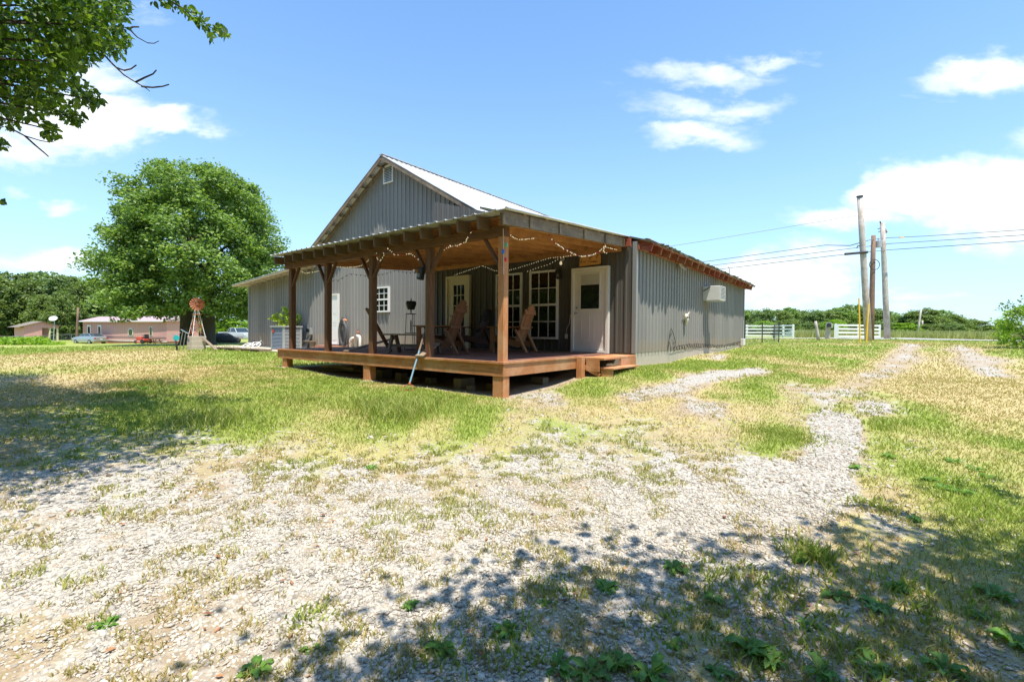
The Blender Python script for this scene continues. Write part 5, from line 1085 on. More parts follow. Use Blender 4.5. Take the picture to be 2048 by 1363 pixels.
b.build('legs', 'wood_post_y', TB, local=True)
# utility pole left + fences
def pole(name, label, px, pyb, D, pxt, pyt, r0, mat, cat='utility pole', Dt=None, group='utility poles'):
    p = atD(px, pyb, D); q = atD(pxt, pyt, Dt or D); t = thing(name, label, cat, p, 0, group); p = Vector(tuple(p)); q = Vector(tuple(q)); lo = p-(q-p)*.03
    MB().tube([lo, p.lerp(q, .3), p.lerp(q, .7), q], [r0, r0*.93, r0*.82, r0*.72], 12).build('shaft', mat, t, smooth=True); return t, p, q
t, p, q = pole('utility_pole', 'short brown wooden pole between the pink shed and the silver car', 153, 687, 66, 156, 615, .16, 'pole_wood_brown')
def post_line(name, label, cat, pts, h, rail, mat, spacing, netting=True, r=.03, group=None):
    t = thing(name, label, cat, (pts[0][0], pts[0][1], GZ(*pts[0])), 0, group); out = []
    for (x0, y0), (x1, y1) in zip(pts[:-1], pts[1:]):
        n = max(1, int(math.hypot(x1-x0, y1-y0)/spacing))
        for i in range(n+1):
            if i == 0 and out: continue
            out.append((x0+(x1-x0)*i/n, y0+(y1-y0)*i/n))
    for (x_, y_) in out:
        z = GZ(x_, y_); MB().tube([(x_, y_, z-.2), (x_, y_, z+h)], r, 6).build('post', mat, t)
    b = MB(); b.tube([(x_, y_, GZ(x_, y_)+h-.03) for x_, y_ in out], rail, 5)
    if netting:
        n = MB(); 
        for (x0, y0), (x1, y1) in zip(out[:-1], out[1:]):
            m = max(2, int(math.hypot(x1-x0, y1-y0)/netting))
            for i in range(m):
                a = (x0+(x1-x0)*i/m, y0+(y1-y0)*i/m); n.tube([(a[0], a[1], GZ(*a)+.03), (a[0], a[1], GZ(*a)+h-.04)], .004, 3)
            for k in range(1, 9): z = k*h/9.5; n.tube([(x0, y0, GZ(x0, y0)+z), (x1, y1, GZ(x1, y1)+z)], .004, 3)
        n.build('netting', mat, t)
    b.build('rail', mat, t); return t
A1 = groundpt(-60, 58)[:2]; A2 = groundpt(55, 61)[:2]; A3 = groundpt(180, 72)[:2]
post_line('chain_link_fence', 'low grey chain link fence running before the pink shed', 'fence', [A1, A2, A3], 1.15, .03, 'galvanised', 2.8, .35)
gp = groundpt(8, 52); gp = (gp[0], gp[1], GZ(gp[0], gp[1])); t = thing('board_gate', 'low weathered wooden panel at the left edge among the tall weeds', 'fence panel', gp); b = MB()
u = Vector((rt[0], rt[1], 0))
for k in range(10): a = Vector(gp)+u*(k*.26-1.6); b.bar(a, a+Vector((0, 0, 1.0)), .22, .03, tuple(u))
b.build('boards', 'wood_grey_z', t); b = MB(); b.bar(Vector(gp)-u*1.7+Vector((0, 0, .8)), Vector(gp)+u*1+Vector((0, 0, .8)), .05, .08); b.build('rail', 'wood_grey_x', t)
# ------------------------------------------------------------------ right side, by the road
def tpost(px, py, D, top, label):
    p = atD(px, py, D); q = atD(px, top, D); t = thing('fence_post', label, 'fence post', p, 0, 'metal posts beyond the side wall'); MB().bar((p[0], p[1], p[2]-.2), (p[0], p[1], q[2]), .055, .05).build('post', 'paper_dark', t); return p, q
W1 = [tpost(1489, 692, 22.5, 640, 'dark metal fence post close to the far house corner'), tpost(1524, 689, 27, 645, 'pale topped metal fence post, second from the house corner'), tpost(1548, 681, 33, 648, 'thin metal fence post at the back of the wire enclosure'), tpost(1557.5, 684.5, 29.5, 645, 'thick dark fence post at the right end of the wire enclosure')]
NT_ = thing('wire_fence', 'nearly invisible wire mesh strung between the dark metal posts', 'fence', W1[0][0]); b = MB()
for (p0, q0), (p1, q1) in ((W1[0], W1[1]), (W1[1], W1[3]), (W1[3], W1[2])):
    for k in range(9):
        f = k/8.3+.02; b.tube([p0+(q0-p0)*f, p1+(q1-p1)*f], .004, 3)
    for i in range(1, 16): a = p0+(p1-p0)*i/16; c = q0+(q1-q0)*i/16; b.tube([a, c], .003, 3)
b.build('netting', 'wire_grey', NT_)
def board_fence(name, label, seg, h, rails, posts):
    t = thing(name, label, 'fence', atD(*seg[0]), 0, 'white board fences along the road')
    for (a, c) in zip(seg[:-1], seg[1:]):
        p = atD(*a); q = atD(*c)
        n = posts
        for i in range(n+1):
            s = p+(q-p)*i/n; MB().box((s[0]-.09, s[1]-.09, s[2]-.1), (s[0]+.09, s[1]+.09, s[2]+h)).build('post', 'white_paint', t)
        b = MB(); off = np.array([0, -.11, 0])
        for k in range(rails):
            z = h-.12-k*(h-.28)/(rails-1); b.bar(p+off+[0, 0, z], q+off+[0, 0, z], .03, .15)
        b.build('rail', 'white_paint', t)
    return t
board_fence('board_fence', 'long white four rail fence across the road behind the wire enclosure', [(1440, 673.5, 50), (1548, 674, 49), (1586, 675.2, 45)], 1.32, 4, 2)
bf = board_fence('board_fence', 'shorter white four rail fence section across the road behind the utility poles', [(1671, 675.5, 42), (1759, 676, 44)], 1.30, 4, 2)
p = atD(1671, 675.5, 42); b = MB(); b.box((p[0]-.1, p[1]-.16, p[2]-.1), (p[0]+.22, p[1]-.12, p[2]+1.25)); b.build('end_panel', 'white_paint', bf)
t, p, q = pole('leaning_post', 'old grey fence post leaning to the left beside the mailbox', 1637, 680.5, 31, 1631, 642, .11, 'pole_wood', 'post', group=None)
MBX = thing('mailbox', 'grey mailbox on a thick short weathered post by the road', 'mailbox', atD(1655, 678, 34)); p = Vector(tuple(atD(1655, 678.5, 34))); b = MB(); b.tube([p-Vector((0, 0, .2)), p+Vector((0.02, 0, .85))], [.18, .15], 8); b.build('post', 'pole_wood', MBX)
b = MB(); cx = p+Vector((.08, 0, 1.05)); pr = [(-.2, -.2), (.2, -.2), (.2, .05), (.14, .18), (0, .23), (-.14, .18), (-.2, .05)]; b.prism([(cx.x+a, cx.z+c) for a, c in pr], 1, cx.y-.3, cx.y+.3); b.build('box', 'grey_unit', MBX)
b = MB(); b.prism([(cx.x+a*.7, cx.z+c*.7) for a, c in pr], 1, cx.y-.315, cx.y-.301); b.build('door', 'paper_dark', MBX)
P1, p1, q1 = pole('utility_pole', 'tallest pale grey utility pole, nearest and leftmost of the three', 1737, 682, 28, 1719.5, 394, .20, 'pole_wood')
P2, p2, q2 = pole('utility_pole', 'short brown utility pole between the other two, carrying a grey transformer can', 1742, 676.5, 31, 1747, 471, .18, 'pole_wood_brown')
P3, p3, q3 = pole('utility_pole', 'utility pole on the right with broken cross arms at its top', 1774.5, 674, 36, 1765, 446, .22, 'pole_wood')
b = MB(); b.tube([q1, q1+Vector((0, 0, .06))], .18, 12); b.build('cap', 'wire_black', P1); b = MB(); u = Vector(tuple(r2)); c = p1.lerp(q1, .66); b.tube([c+u*-.0, c-u*.3+Vector((0, 0, .02)), c-u*.36-Vector((0, 0, .12))], .03, 5); c = p1.lerp(q1, .86)
b.blob(q1+u*.12-Vector((0, 0, .35)), .05, .05, .06); b.tube([q1+u*.14-Vector((0, 0, .3)), q1+u*.25-Vector((0, 0, 1.1))], .012, 4); b.tube([atD(1690, 508, 27.8), atD(1735, 504, 27.8)], .075, 8); b.build('fittings', 'wire_black', P1)
c = Vector(tuple(atD(1757, 488, 31))); b = MB(); b.tube([c-Vector((0, 0, .22)), c+Vector((0, 0, .2))], .19, 14); b.tube([c+Vector((0, 0, .2)), c+Vector((0, 0, .25)), c+Vector((0, 0, .38))], [.15, .05, .04], 8); b.build('transformer', 'grey_unit', P2)
b = MB(); b.ring(Vector(tuple(atD(1749, 529, 30.8))), tuple(-fw), .34, .022, 24, 5); b.build('cable_loop', 'wire_black', P2)
b = MB(); b.bar(q3+u*.0-Vector((0, 0, .2)), q3+u*.35-Vector((0, 0, .75)), .1, .1); b.build('broken_arm', 'pole_wood_brown', P3)
b = MB(); b.tube([q3-u*.15, q3-u*.2+Vector((0, 0, .12))], .05, 6); b.tube([q3-u*.1-Vector((0, 0, .4)), q3-u*.35-Vector((0, 0, .45))], .03, 5); b.tube([q3-u*.1-Vector((0, 0, .6)), q3-u*.3-Vector((0, 0, .7))], .03, 5); b.build('insulators', 'wire_black', P3)
for (px, py, D, pxt, pyt, lab) in ((1720, 685, 25, 1718, 596, 'yellow plastic guy guard left of the tallest utility pole'), (1732.5, 687.5, 24, 1737, 607, 'leaning yellow plastic guy guard right of the tallest utility pole')):
    p = atD(px, py, D); q = atD(pxt, pyt, D); t = thing('guy_guard', lab, 'guy guard', p, 0, 'yellow guy guards'); MB().tube([p-(q-p)*.02, q], .035, 8).build('guard', 'yellow_plastic', t)
    MB().tube([p-(q-p)*.03, q, p+(q-p)*1.6+(Vector(tuple(r2))*.1 if px < 1725 else Vector(tuple(r2))*.05)], .008, 4).build('guy_wire', 'wire_grey', t)
def wire(label, pts, r, sag=0, mat='wire_grey'):
    pts = [Vector(tuple(atD(*p))) for p in pts]; out = [pts[0]]
    for a, c in zip(pts[:-1], pts[1:]):
        for i in range(1, 13): t = i/12; q = a.lerp(c, t); q.z -= sag*4*t*(1-t); out.append(q)
    o = MB().tube(out, r, 5).build('power_line', mat, None); tag(o, label, 'power line')
wire('topmost thin power line running from the tall pole toward the house roof', [(1290, 500, 30), (1400, 483, 29), (1712, 431, 28)], .014, .0)
wire('upper thick power line crossing right past the poles, with a yellow tag', [(1330, 534, 33), (1650, 490, 30), (1700, 491, 28.5), (1735, 481, 28), (1747, 478, 31), (1766, 476, 36), (1850, 472, 34), (2120, 455, 30)], .026)
wire('middle power line of the three thick ones', [(1330, 542, 33), (1740, 492, 31), (1765, 488, 36), (2120, 465, 30)], .026)
wire('lowest thick power line of the three', [(1330, 551, 33), (1650, 513, 30), (1740, 503, 31), (1770, 500, 36), (2120, 477, 30)], .026)
b = MB(); c = Vector(tuple(atD(1803, 474.5, 34.9))); b.bar(c-Vector(tuple(r2))*.16, c+Vector(tuple(r2))*.16, .08, .08); tag(b.build('line_tag', 'yellow_plastic', None), 'small yellow tag clamped on the upper power line right of the poles', 'tag')
pole('utility_pole', 'distant grey utility pole above the tall grass on the right', 1836, 662, 130, 1842, 619, .28, 'pole_wood'); pole('utility_pole', 'second distant utility pole, shorter, just right of the other far one', 1844, 662, 150, 1845, 641, .28, 'pole_wood')
# low pale buildings far off between fence and mailbox
for (x0, x1, y0, y1, D, lab) in ((1592, 1618, 662, 672, 110, 'low pale farm building far across the road, left one'), (1617, 1634, 663, 672, 112, 'second low pale farm building partly hidden by the leaning post')):
    p = atD(x0, y1, D); q = atD(x1, y1, D); h = (y1-y0)/F*D; t = thing('farm_building', lab, 'farm building', p, 0, 'far farm buildings'); o_, x, y, L_ = basis(p, q); y = -y if y.dot(Vector(tuple(fw))) < 0 else y; o = o_
    b = LB(o, x, y); b.box((0, 0, -.8), (L_, 4, h*.7)); b.build('wall', 'unit_white', t); b = LB(o, x, y); b.add([(-.3, -.4, h*.7), (L_+.3, -.4, h*.7), (L_+.3, 2, h*1.15), (-.3, 2, h*1.15), (-.3, 4.4, h*.7), (L_+.3, 4.4, h*.7)], [(0, 1, 2, 3), (3, 2, 5, 4), (0, 3, 4), (1, 5, 2)]); b.build('roof', 'grey_unit', t)
    b = LB(o, x, y); b.box((L_*.3, -.03, 0), (L_*.42, -.01, h*.5)); b.box((L_*.6, -.03, .2), (L_*.72, -.01, h*.5)); b.build('door', 'black', t)
# ------------------------------------------------------------------ trees
big = [(2.3, 5.0), (3.0, 6.2), (4, 6.7), (6, 7.1), (8.5, 7.3), (11, 6.6), (13.5, 5.7), (15.6, 4.5), (16.8, 2.6), (17.4, .8)]
loc = atD(397, 690, 45); loc[2] = GZ(loc[0], loc[1])
BIGT = 1
bt = make_tree('broad_tree', 'huge dense green shade tree with twin trunks standing behind the garden windmill', 'tree', loc, big, 1300, 88, 1.0, .29, 'leaf_maple', .55, 11, 12, shell=.45, trunks=[(-1.0, -.7), (.9, .6)])
# left tree line
def protos(mat, specs, leaf, K, M, cr):
    return [(prof, s, mat, leaf, K, M, cr) for prof, s in specs]
def tree_row(label_list, group, rows, mats, hbase, K=170, M=60, cr=1.2, leaf=.55, name='tree'):
    cache = {}
    for i, (px, pyt, D, wpx) in enumerate(rows):
        p = atD(px, 680, D); z = GZ(p[0], p[1]); top = float(atD(px, pyt, D)[2]); H = top-z; Wd = wpx/2/F*D
        key = (i % 4, mats[i % len(mats)])
        if key not in cache:
            H0, R0 = 10., 4.2; s = i % 4
            prof = [(.3, R0*.55), (1.5, R0*.85), (3.5, R0), (6, R0*(.95-.05*s)), (8.2, R0*.68), (9.4, R0*.38), (10, .4)]
            cache[key] = make_tree(name, label_list[i], 'tree', (p[0], p[1], z), prof, K, M, cr, leaf, mats[i % len(mats)], .25, 40+i, 6, group, .5); t = cache[key]
        else:
            t = copy_tree(cache[key]); t.location = (p[0], p[1], z); t['label'] = label_list[i]
        t.scale = (Wd/4.2, Wd/4.2, H/10.); t.rotation_euler = (0, 0, (i*1.37) % 6.28)
LT = [(-60, 545, 92, 120), (20, 548, 88, 100), (78, 541, 90, 90), (-10, 556, 80, 80), (48, 560, 84, 70), (118, 548, 88, 80), (150, 556, 92, 80), (185, 560, 90, 80), (222, 566, 92, 80), (255, 575, 94, 80), (128, 585, 79, 60), (205, 590, 84, 70), (300, 600, 96, 90), (90, 590, 80, 60), (350, 610, 98, 90), (-40, 580, 76, 70)]
lab = ['dense dark green tree cut off by the left edge of the photo', 'tree behind the blue car at the far left', 'tallest tree of the left row, above the pink shed', 'lower bushy tree left of the pink shed behind the fence', 'rounded tree rising just behind the shed roof', 'tree standing behind the satellite dish', 'tree standing behind the short brown pole', 'tree above the left end of the mobile home', 'tree above the middle of the mobile home, next to the big shade tree', 'tree partly hidden by the left edge of the big shade tree', 'low tree filling the gap between dish and pole', 'low tree touching the mobile home roof', 'tree glimpsed under the big shade tree, left of its trunks', 'low tree right of the shed opening', 'tree glimpsed behind the big trunks', 'low tree behind the fence at the extreme left']
tree_row(lab, 'trees behind the pink buildings', LT, ['leaf_far', 'leaf_far', 'leaf_grey'], 0)
RB = [(430, 640, 95, 60), (470, 635, 95, 60), (515, 640, 100, 60), (395, 640, 92, 50)]
tree_row(['sunlit tree behind the dark tarp, under the big tree', 'sunlit tree behind the pickup truck', 'tree hidden mostly by the left house wing', 'tree seen between the twin trunks'], 'trees seen under the big tree', RB, ['leaf_bright'], 0)
# right tree line
rows = []; g = random.Random(21); labs = []
def topy(px):
    return float(np.interp(px, [1440, 1500, 1540, 1590, 1640, 1690, 1715, 1760, 1800, 1840, 1880, 1920, 1955, 1990], [618, 617, 620, 614, 622, 612, 607, 622, 628, 617, 622, 634, 643, 652]))
desc = ['hidden mostly by the house corner', 'directly behind the wire enclosure, left end', 'behind the second metal post', 'above the white fence middle', 'above the right end of the long white fence', 'left of the pale farm buildings', 'above the pale farm buildings', 'just left of the leaning post', 'between leaning post and mailbox', 'directly behind the mailbox', 'above the left end of the shorter white fence', 'left of the yellow guy guards', 'directly behind the tallest utility pole, highest of the row', 'between the short and the right utility pole', 'directly behind the right utility pole', 'just right of the right utility pole', 'left of the distant poles', 'directly behind the distant poles', 'right of the distant poles', 'where the wood begins to drop to the right', 'low on the falling edge of the wood', 'at the low right end of the wood']
for i in range(22):
    px = 1452+i*25; rows.append((px, topy(px)+g.uniform(-2, 4), g.uniform(150, 185)+max(0, px-1850)*.5, g.uniform(44, 62))); labs.append('round green tree '+desc[i])
tree_row(labs, 'trees of the wood beyond the road', rows, ['leaf_far', 'leaf_maple', 'leaf_far', 'leaf_grey'], 0, K=150, M=55, cr=1.2, leaf=.55)
rows = [(1480+i*47, 640+g.uniform(-3, 6)+max(0, i-7)*2, 135+g.uniform(-6, 6), g.uniform(40, 55)) for i in range(10)]
fr = ['near the house corner', 'in front of the wood behind the long white fence', 'near the end of the long white fence', 'behind the leaning post', 'right of the mailbox', 'behind the yellow guy guards', 'left of the right utility pole, yellowish', 'right of the right pole', 'before the distant poles', 'right of the distant poles at the grass edge']
tree_row(['lower pale bushy tree '+q for q in fr], 'low trees in front of the wood', rows, ['leaf_grey', 'leaf_bright', 'leaf_far'], 0, K=120, M=55, leaf=.55)
tree_row(['tiny dark distant tree left of the gap on the far right', 'dark distant tree with a wispy top on the far right', 'distant low dark tree between the two far ones', 'faint low tree at the very end of the horizon', 'distant tree behind the right bush'], 'small trees on the far right horizon', [(1978, 650, 230, 26), (2001, 641, 220, 24), (1950, 655, 240, 40), (1925, 653, 230, 30), (2030, 645, 220, 36)], ['leaf_far'], 0, K=110, M=50, leaf=.6)
# far-off land beyond the fields closes the horizon
# tall grass field edge beyond the road
def tallgrass():
    n = 26000; px = rng.uniform(1590, 2075, n); D = rng.uniform(44, 62, n); D = np.where(px < 1790, rng.uniform(47, 60, n), D)
    d = fw[None]+r2[None]*((px-1024)/F)[:, None]; x = CAM[0]+d[:, 0]*D; y = CAM[1]+d[:, 1]*D; z = gz(x, y); h = rng.uniform(.5, 1.05, n); w = rng.uniform(.02, .05, n); a = rng.random(n)*6.28; l = rng.normal(0, .18, n)
    P0 = np.stack([x-np.cos(a)*w, y-np.sin(a)*w, z], -1); P1 = np.stack([x+np.cos(a)*w, y+np.sin(a)*w, z], -1); P2 = np.stack([x+l, y+l, z+h], -1)
    tag(link(bpy.data.objects.new('tall_grass', npmesh('tall_grass', np.stack([P0, P1, P2], 1).reshape(-1, 3), (np.arange(n)*3)[:, None]+np.array([[0, 1, 2]]), 'tall_grass'))), 'tall seeding field grass along the far side of the road', 'grass', kind='stuff')
    n = 9000; px = rng.uniform(-60, 130, n); D = rng.uniform(48, 57, n); keep = rng.random(n) < np.clip(1.25-px/110, .2, 1); px, D = px[keep], D[keep]; n = len(px)
    d = fw[None]+r2[None]*((px-1024)/F)[:, None]; x = CAM[0]+d[:, 0]*D; y = CAM[1]+d[:, 1]*D; z = gz(x, y)
    C_ = np.stack([x, y, z+rng.random(n)**1.5*np.where(px < 100, .75, .3)*(.4+fbm(x, y, 2, 3, 4))], -1)
    tag(link(bpy.data.objects.new('weed_thicket', leaf_mesh('weed_thicket', C_, .3, 'leaf_bright', droop=-.6))), 'thicket of tall bright weeds along the chain link fence on the left', 'weeds', kind='stuff')
tallgrass()
# bush at the right edge
p = atD(2066, 690, 19.5); p[2] = GZ(p[0], p[1])
P_, nr = crown_points([(.15, 1.0), (.5, 1.25), (1.0, 1.2), (1.5, .9), (1.85, .35)], 140, 34, .26, 5, .35)
BU = thing('leafy_bush', 'bright green leafy bush reaching in from the right edge near the road', 'bush', p)
link(bpy.data.objects.new('foliage', leaf_mesh('foliage', P_, .10, 'leaf_bright', nrm=nr)), BU)
g_ = np.random.default_rng(3); q = []; b = MB()
for (px, py) in ((2000, 618), (2006, 608), (2018, 604), (2028, 612), (2012, 616), (2035, 622), (2024, 634), (2040, 600), (2022, 650), (2018, 676), (2030, 686)):
    c = atD(px, py, 19.3)-np.array(BU.location); q.append(c+g_.normal(0, .06, (14, 3))); b.tube([(.1, 0, .7), tuple(c*.5+np.array([.1, 0, .5])), tuple(c)], [.015, .01, .004], 4)
link(bpy.data.objects.new('foliage', leaf_mesh('foliage', np.concatenate(q), .10, 'leaf_near')), BU)
for k in range(9): a = k*.7; b.tube([(0, 0, -.1), (.5*math.cos(a), .5*math.sin(a), .8), (.9*math.cos(a), .9*math.sin(a), 1.5)], [.03, .018, .005], 5)
b.build('stems', 'twig', BU, local=True)
def unseen(P_):
    v = P_-CAM; z = v@fw; zz = np.where(np.abs(z) < .01, .01, z); X = 1024+F*(v@r2)/zz; Y = 681.5-F*(v@u2)/zz
    return P_[~((z > 0) & (X > -15) & (X < 2065) & (Y > -15) & (Y < 1400))]
# overhanging tree at the upper left ------------------------------------
def near_leaves(name, C_, size, parent, mat='leaf_near'):
    """pointed oval leaf with a fold: 6 faces"""
    n = len(C_); C_ = np.asarray(C_); s = size*rng.uniform(.65, 1.25, n); d = rng.normal(0, .7, (n, 3)); d[:, 2] -= .55; d /= np.linalg.norm(d, axis=1)[:, None]
    nn = rng.normal(0, .6, (n, 3)); nn[:, 2] += .8; w = np.cross(d, nn); w /= np.linalg.norm(w, axis=1)[:, None]; nn = np.cross(w, d)
    def q(a, c, e): return C_+d*(a*s)[:, None]+w*(c*s)[:, None]+nn*(e*s)[:, None]
    V = np.stack([q(0, 0, 0), q(.28, .27, .08), q(.6, .25, .06), q(1, 0, -.1), q(.6, -.25, .06), q(.28, -.27, .08), q(.45, 0, 0)], 1).reshape(-1, 3); i = (np.arange(n)*7)[:, None]
    Fc = np.concatenate([i+[[0, 1, 6]], i+[[1, 2, 6]], i+[[2, 3, 6]], i+[[3, 4, 6]], i+[[4, 5, 6]], i+[[5, 0, 6]]], 0)
    link(bpy.data.objects.new(name, npmesh(name, V, Fc, mat)), parent)
TL = thing('overhanging_tree', 'green tree whose leafy branches hang into the upper left corner of the sky', 'tree', (-6.5, -8.6, GZ(-6.5, -8.6)))
base = np.array(TL.location); g = np.random.default_rng(8)
vis = [(50, 30, 75), (130, 40, 75), (205, 50, 48), (232, 85, 30), (80, 100, 70), (160, 85, 55), (30, 150, 50), (90, 165, 42), (130, 125, 40), (20, 215, 42), (60, 205, 36), (165, 185, 26), (188, 200, 16), (110, 205, 24), (135, 225, 18), (155, 236, 13), (96, 258, 14), (108, 266, 8), (2, 288, 13), (-20, 100, 60), (150, 10, 40), (235, 15, 30), (315, -4, 12), (345, 6, 11), (372, 18, 12), (395, 32, 12), (405, 48, 9), (420, 58, 10), (440, 56, 11), (450, 68, 8), (425, 80, 4), (2, 405, 4), (-60, 200, 80), (-80, 60, 90), (100, -60, 90), (220, -50, 60), (330, -50, 30)]
Cl = []; b = MB()
for px, py, r in vis:
    D = g.uniform(5.2, 7.4) if px < 290 else 5.6; m = int(1.3*r**1.42) if r > 12 else int(r*1.5)
    ang = g.random(m)*6.28; rr = r*np.sqrt(g.random(m)); dd = D+g.normal(0, .35 if r > 20 else .1, m)
    x_ = px+rr*np.cos(ang); y_ = py+rr*np.sin(ang); d_ = fw[None]+r2[None]*((x_-1024)/F)[:, None]-u2[None]*((y_-681.5)/F)[:, None]
    Cl.append(CAM+d_*dd[:, None]-base)
    if r > 12 and px < 300: c = atD(px, py, D)-base; root = np.array([.6, .6, 3.4+.4*g.random()]); mid = root*.45+c*.55+np.array([0, 0, .35]); b.tube([root, mid, c], [.05, .028, .006], 6)
br = [atD(px, py, 5.6)-base for px, py in ((180, -90), (300, -20), (345, 5), (390, 30), (420, 55), (445, 62))]; b.tube([np.array([.8, .8, 4.2])]+br, [.05, .03, .02, .012, .008, .005, .002], 5)
for P in (((195, 95), (225, 128), (248, 150), (272, 165), (293, 177), (300, 183)), ((232, 135), (248, 141), (262, 138), (273, 130)), ((272, 164), (290, 155), (306, 148), (313, 140)), ((283, 173), (305, 175), (325, 173), (338, 169)), ((250, 55), (262, 62), (275, 75), (295, 86), (308, 87), (318, 82)), ((256, 58), (266, 54), (278, 54)), ((20, 256), (50, 272), (80, 281), (95, 284), (108, 283)), ((50, 272), (70, 290), (88, 305), (97, 313)), ((75, 200), (100, 215), (125, 226)), ((70, 235), (78, 250))):
    b.tube([atD(px, py, 5.9)-base for px, py in P], [.012-.0017*i for i in range(len(P))], 4)
# the rest of the canopy, out of frame to the left and above: it throws the dappled shade on the lawn
cnt = 0
while cnt < 1500:
    c = np.array([g.uniform(-11, 1.6), g.uniform(-8.5, -3.6), g.uniform(2.6, 5.2)])
    if (c[0]+5.2)**2/36+(c[1]+6.4)**2/9 > 1: continue
    X, Y, Z = proj(c)
    if Z > 0 and -40 < X < 2100 and Y > -45: continue
    m = 60; Cl.append(unseen(c+g.normal(0, .26, (m, 3)))-base); cnt += 1
    if cnt % 5 == 0: root = np.array([.3, .3, 3.2]); b.tube([root, root*.4+(c-base)*.6+np.array([0, 0, .3]), c-base], [.05, .025, .006], 5)
near_leaves('crown', np.concatenate(Cl), .088, TL)
b.build('limbs', 'twig', TL, local=True); b = MB(); b.tube([(0, 0, -.3), (.05, 0, 1.2), (.2, .2, 2.6), (.6, .6, 3.8), (1, 1, 5.2)], [.34, .26, .22, .17, .08], 10); b.build('trunk', 'bark', TL, local=True, smooth=True)
# tree behind the camera that shades the foreground
TB_ = thing('shade_tree', 'leafy tree behind the viewer whose crown shades the near gravel', 'tree', (9.5, -7.5, GZ(9.5, -7.5))); base = np.array(TB_.location); Cl = []; b = MB(); cnt = 0
def shaded(x, y):
    """outline of the crown on plan, read from its shadow edge on the gravel"""
    return y < float(np.interp(x, [2.3, 2.6, 2.8, 3.3, 3.7, 4.1, 4.45, 4.6, 4.8, 5.2, 5.9, 7, 12], [-7, -4.9, -4.2, -3.84, -3.2, -2.8, -2.7, -2.1, -1.45, -.8, -.1, .4, .8]))-.38
tries = 0
while cnt < 1350 and tries < 90000:
    tries += 1; sx, sy = g.uniform(2.0, 12), g.uniform(-10, 1.0); h = g.uniform(3.6, 6.6)
    if not shaded(sx, sy): continue
    if fbm(np.array([sx]), np.array([sy]), 1.3, 3, 90)[0] < .44: continue
    c = np.array([sx+.29*h, sy-.18*h, -.9+h]); X, Y, Z = proj(c)
    if Z > -.3 and -60 < X < 2110 and Y > -60: continue
    Cl.append(unseen(c+g.normal(0, .27, (62, 3)))-base); cnt += 1
    if cnt % 6 == 0: root = np.array([-.2, .2, 3.0]); b.tube([root, root*.4+(c-base)*.6+np.array([0, 0, .3]), c-base], [.06, .03, .006], 5)
near_leaves('crown', np.concatenate(Cl), .115, TB_); b.build('limbs', 'twig', TB_, local=True)
b = MB(); b.tube([(0, 0, -.3), (0, 0, 1.5), (-.2, .2, 3.2), (-.5, .5, 5.5)], [.4, .3, .25, .1], 10); b.build('trunk', 'bark', TB_, local=True, smooth=True)
# trees standing behind the viewer (they mirror in the panes)
for i, (x_, y_, s_, l_) in enumerate(((2, -30, 1.5, 'big tree on the lot behind the viewer, left one'), (14, -27, 1.7, 'big tree on the lot behind the viewer, middle one'), (26, -20, 1.6, 'big tree on the lot behind the viewer, right one'), (-12, -30, 1.4, 'big tree far left behind the viewer'), (34, -8, 1.5, 'big tree off to the right of the viewer'), (-25, -40, 1.7, 'tree in the row far behind and left of the viewer, nearest'), (-40, -34, 1.6, 'tree in the row far behind and left of the viewer, second'), (-55, -50, 1.9, 'tree in the row far behind and left of the viewer, third'), (-6, -46, 1.8, 'tree directly behind the viewer, farthest back'), (-68, -38, 1.8, 'tree in the row far behind and left of the viewer, last'))):
    src = [o for o in bpy.data.objects if o.get('group') == 'trees behind the pink buildings'][i % 3]
    t = copy_tree(src); t.location = (x_, y_, GZ(x_, y_)); t.scale = (1.6*s_,)*2+(1.1*s_,); t['label'] = l_; t['group'] = 'trees behind the viewer'
# ------------------------------------------------------------------ weeds and litter near the camera
def rosette(seed, n=9, L_=.13, w=.030):
    g = random.Random(seed); b = MB()
    for k in range(n):
        a = k*2.4+g.uniform(-.3, .3); l = L_*g.uniform(.6, 1.2); e = g.uniform(.15, .95); dx, dy = math.cos(a), math.sin(a); sx, sy = -dy, dx; ww = w*g.uniform(.7, 1.2)*l/L_; m = 6; L0 = []; vs = []
        for i in range(m+1):
            t = i/m; r_ = l*t*(1-.15*t); z = l*(e*t-.75*e*t*t)+.004; wd = ww*math.sin(math.pi*min(1, t*.92+.06))**.8*(1 if t > .18 else .35)+.0015
            wv = .006*math.sin(i*2.1+k)
            vs += [(dx*r_+sx*wd, dy*r_+sy*wd, z+wd*.35+wv), (dx*r_, dy*r_, z), (dx*r_-sx*wd, dy*r_-sy*wd, z+wd*.35-wv)]
        b.add(vs, [f for i in range(m) for f in ((3*i, 3*i+3, 3*i+4, 3*i+1), (3*i+1, 3*i+4, 3*i+5, 3*i+2))])
    return b
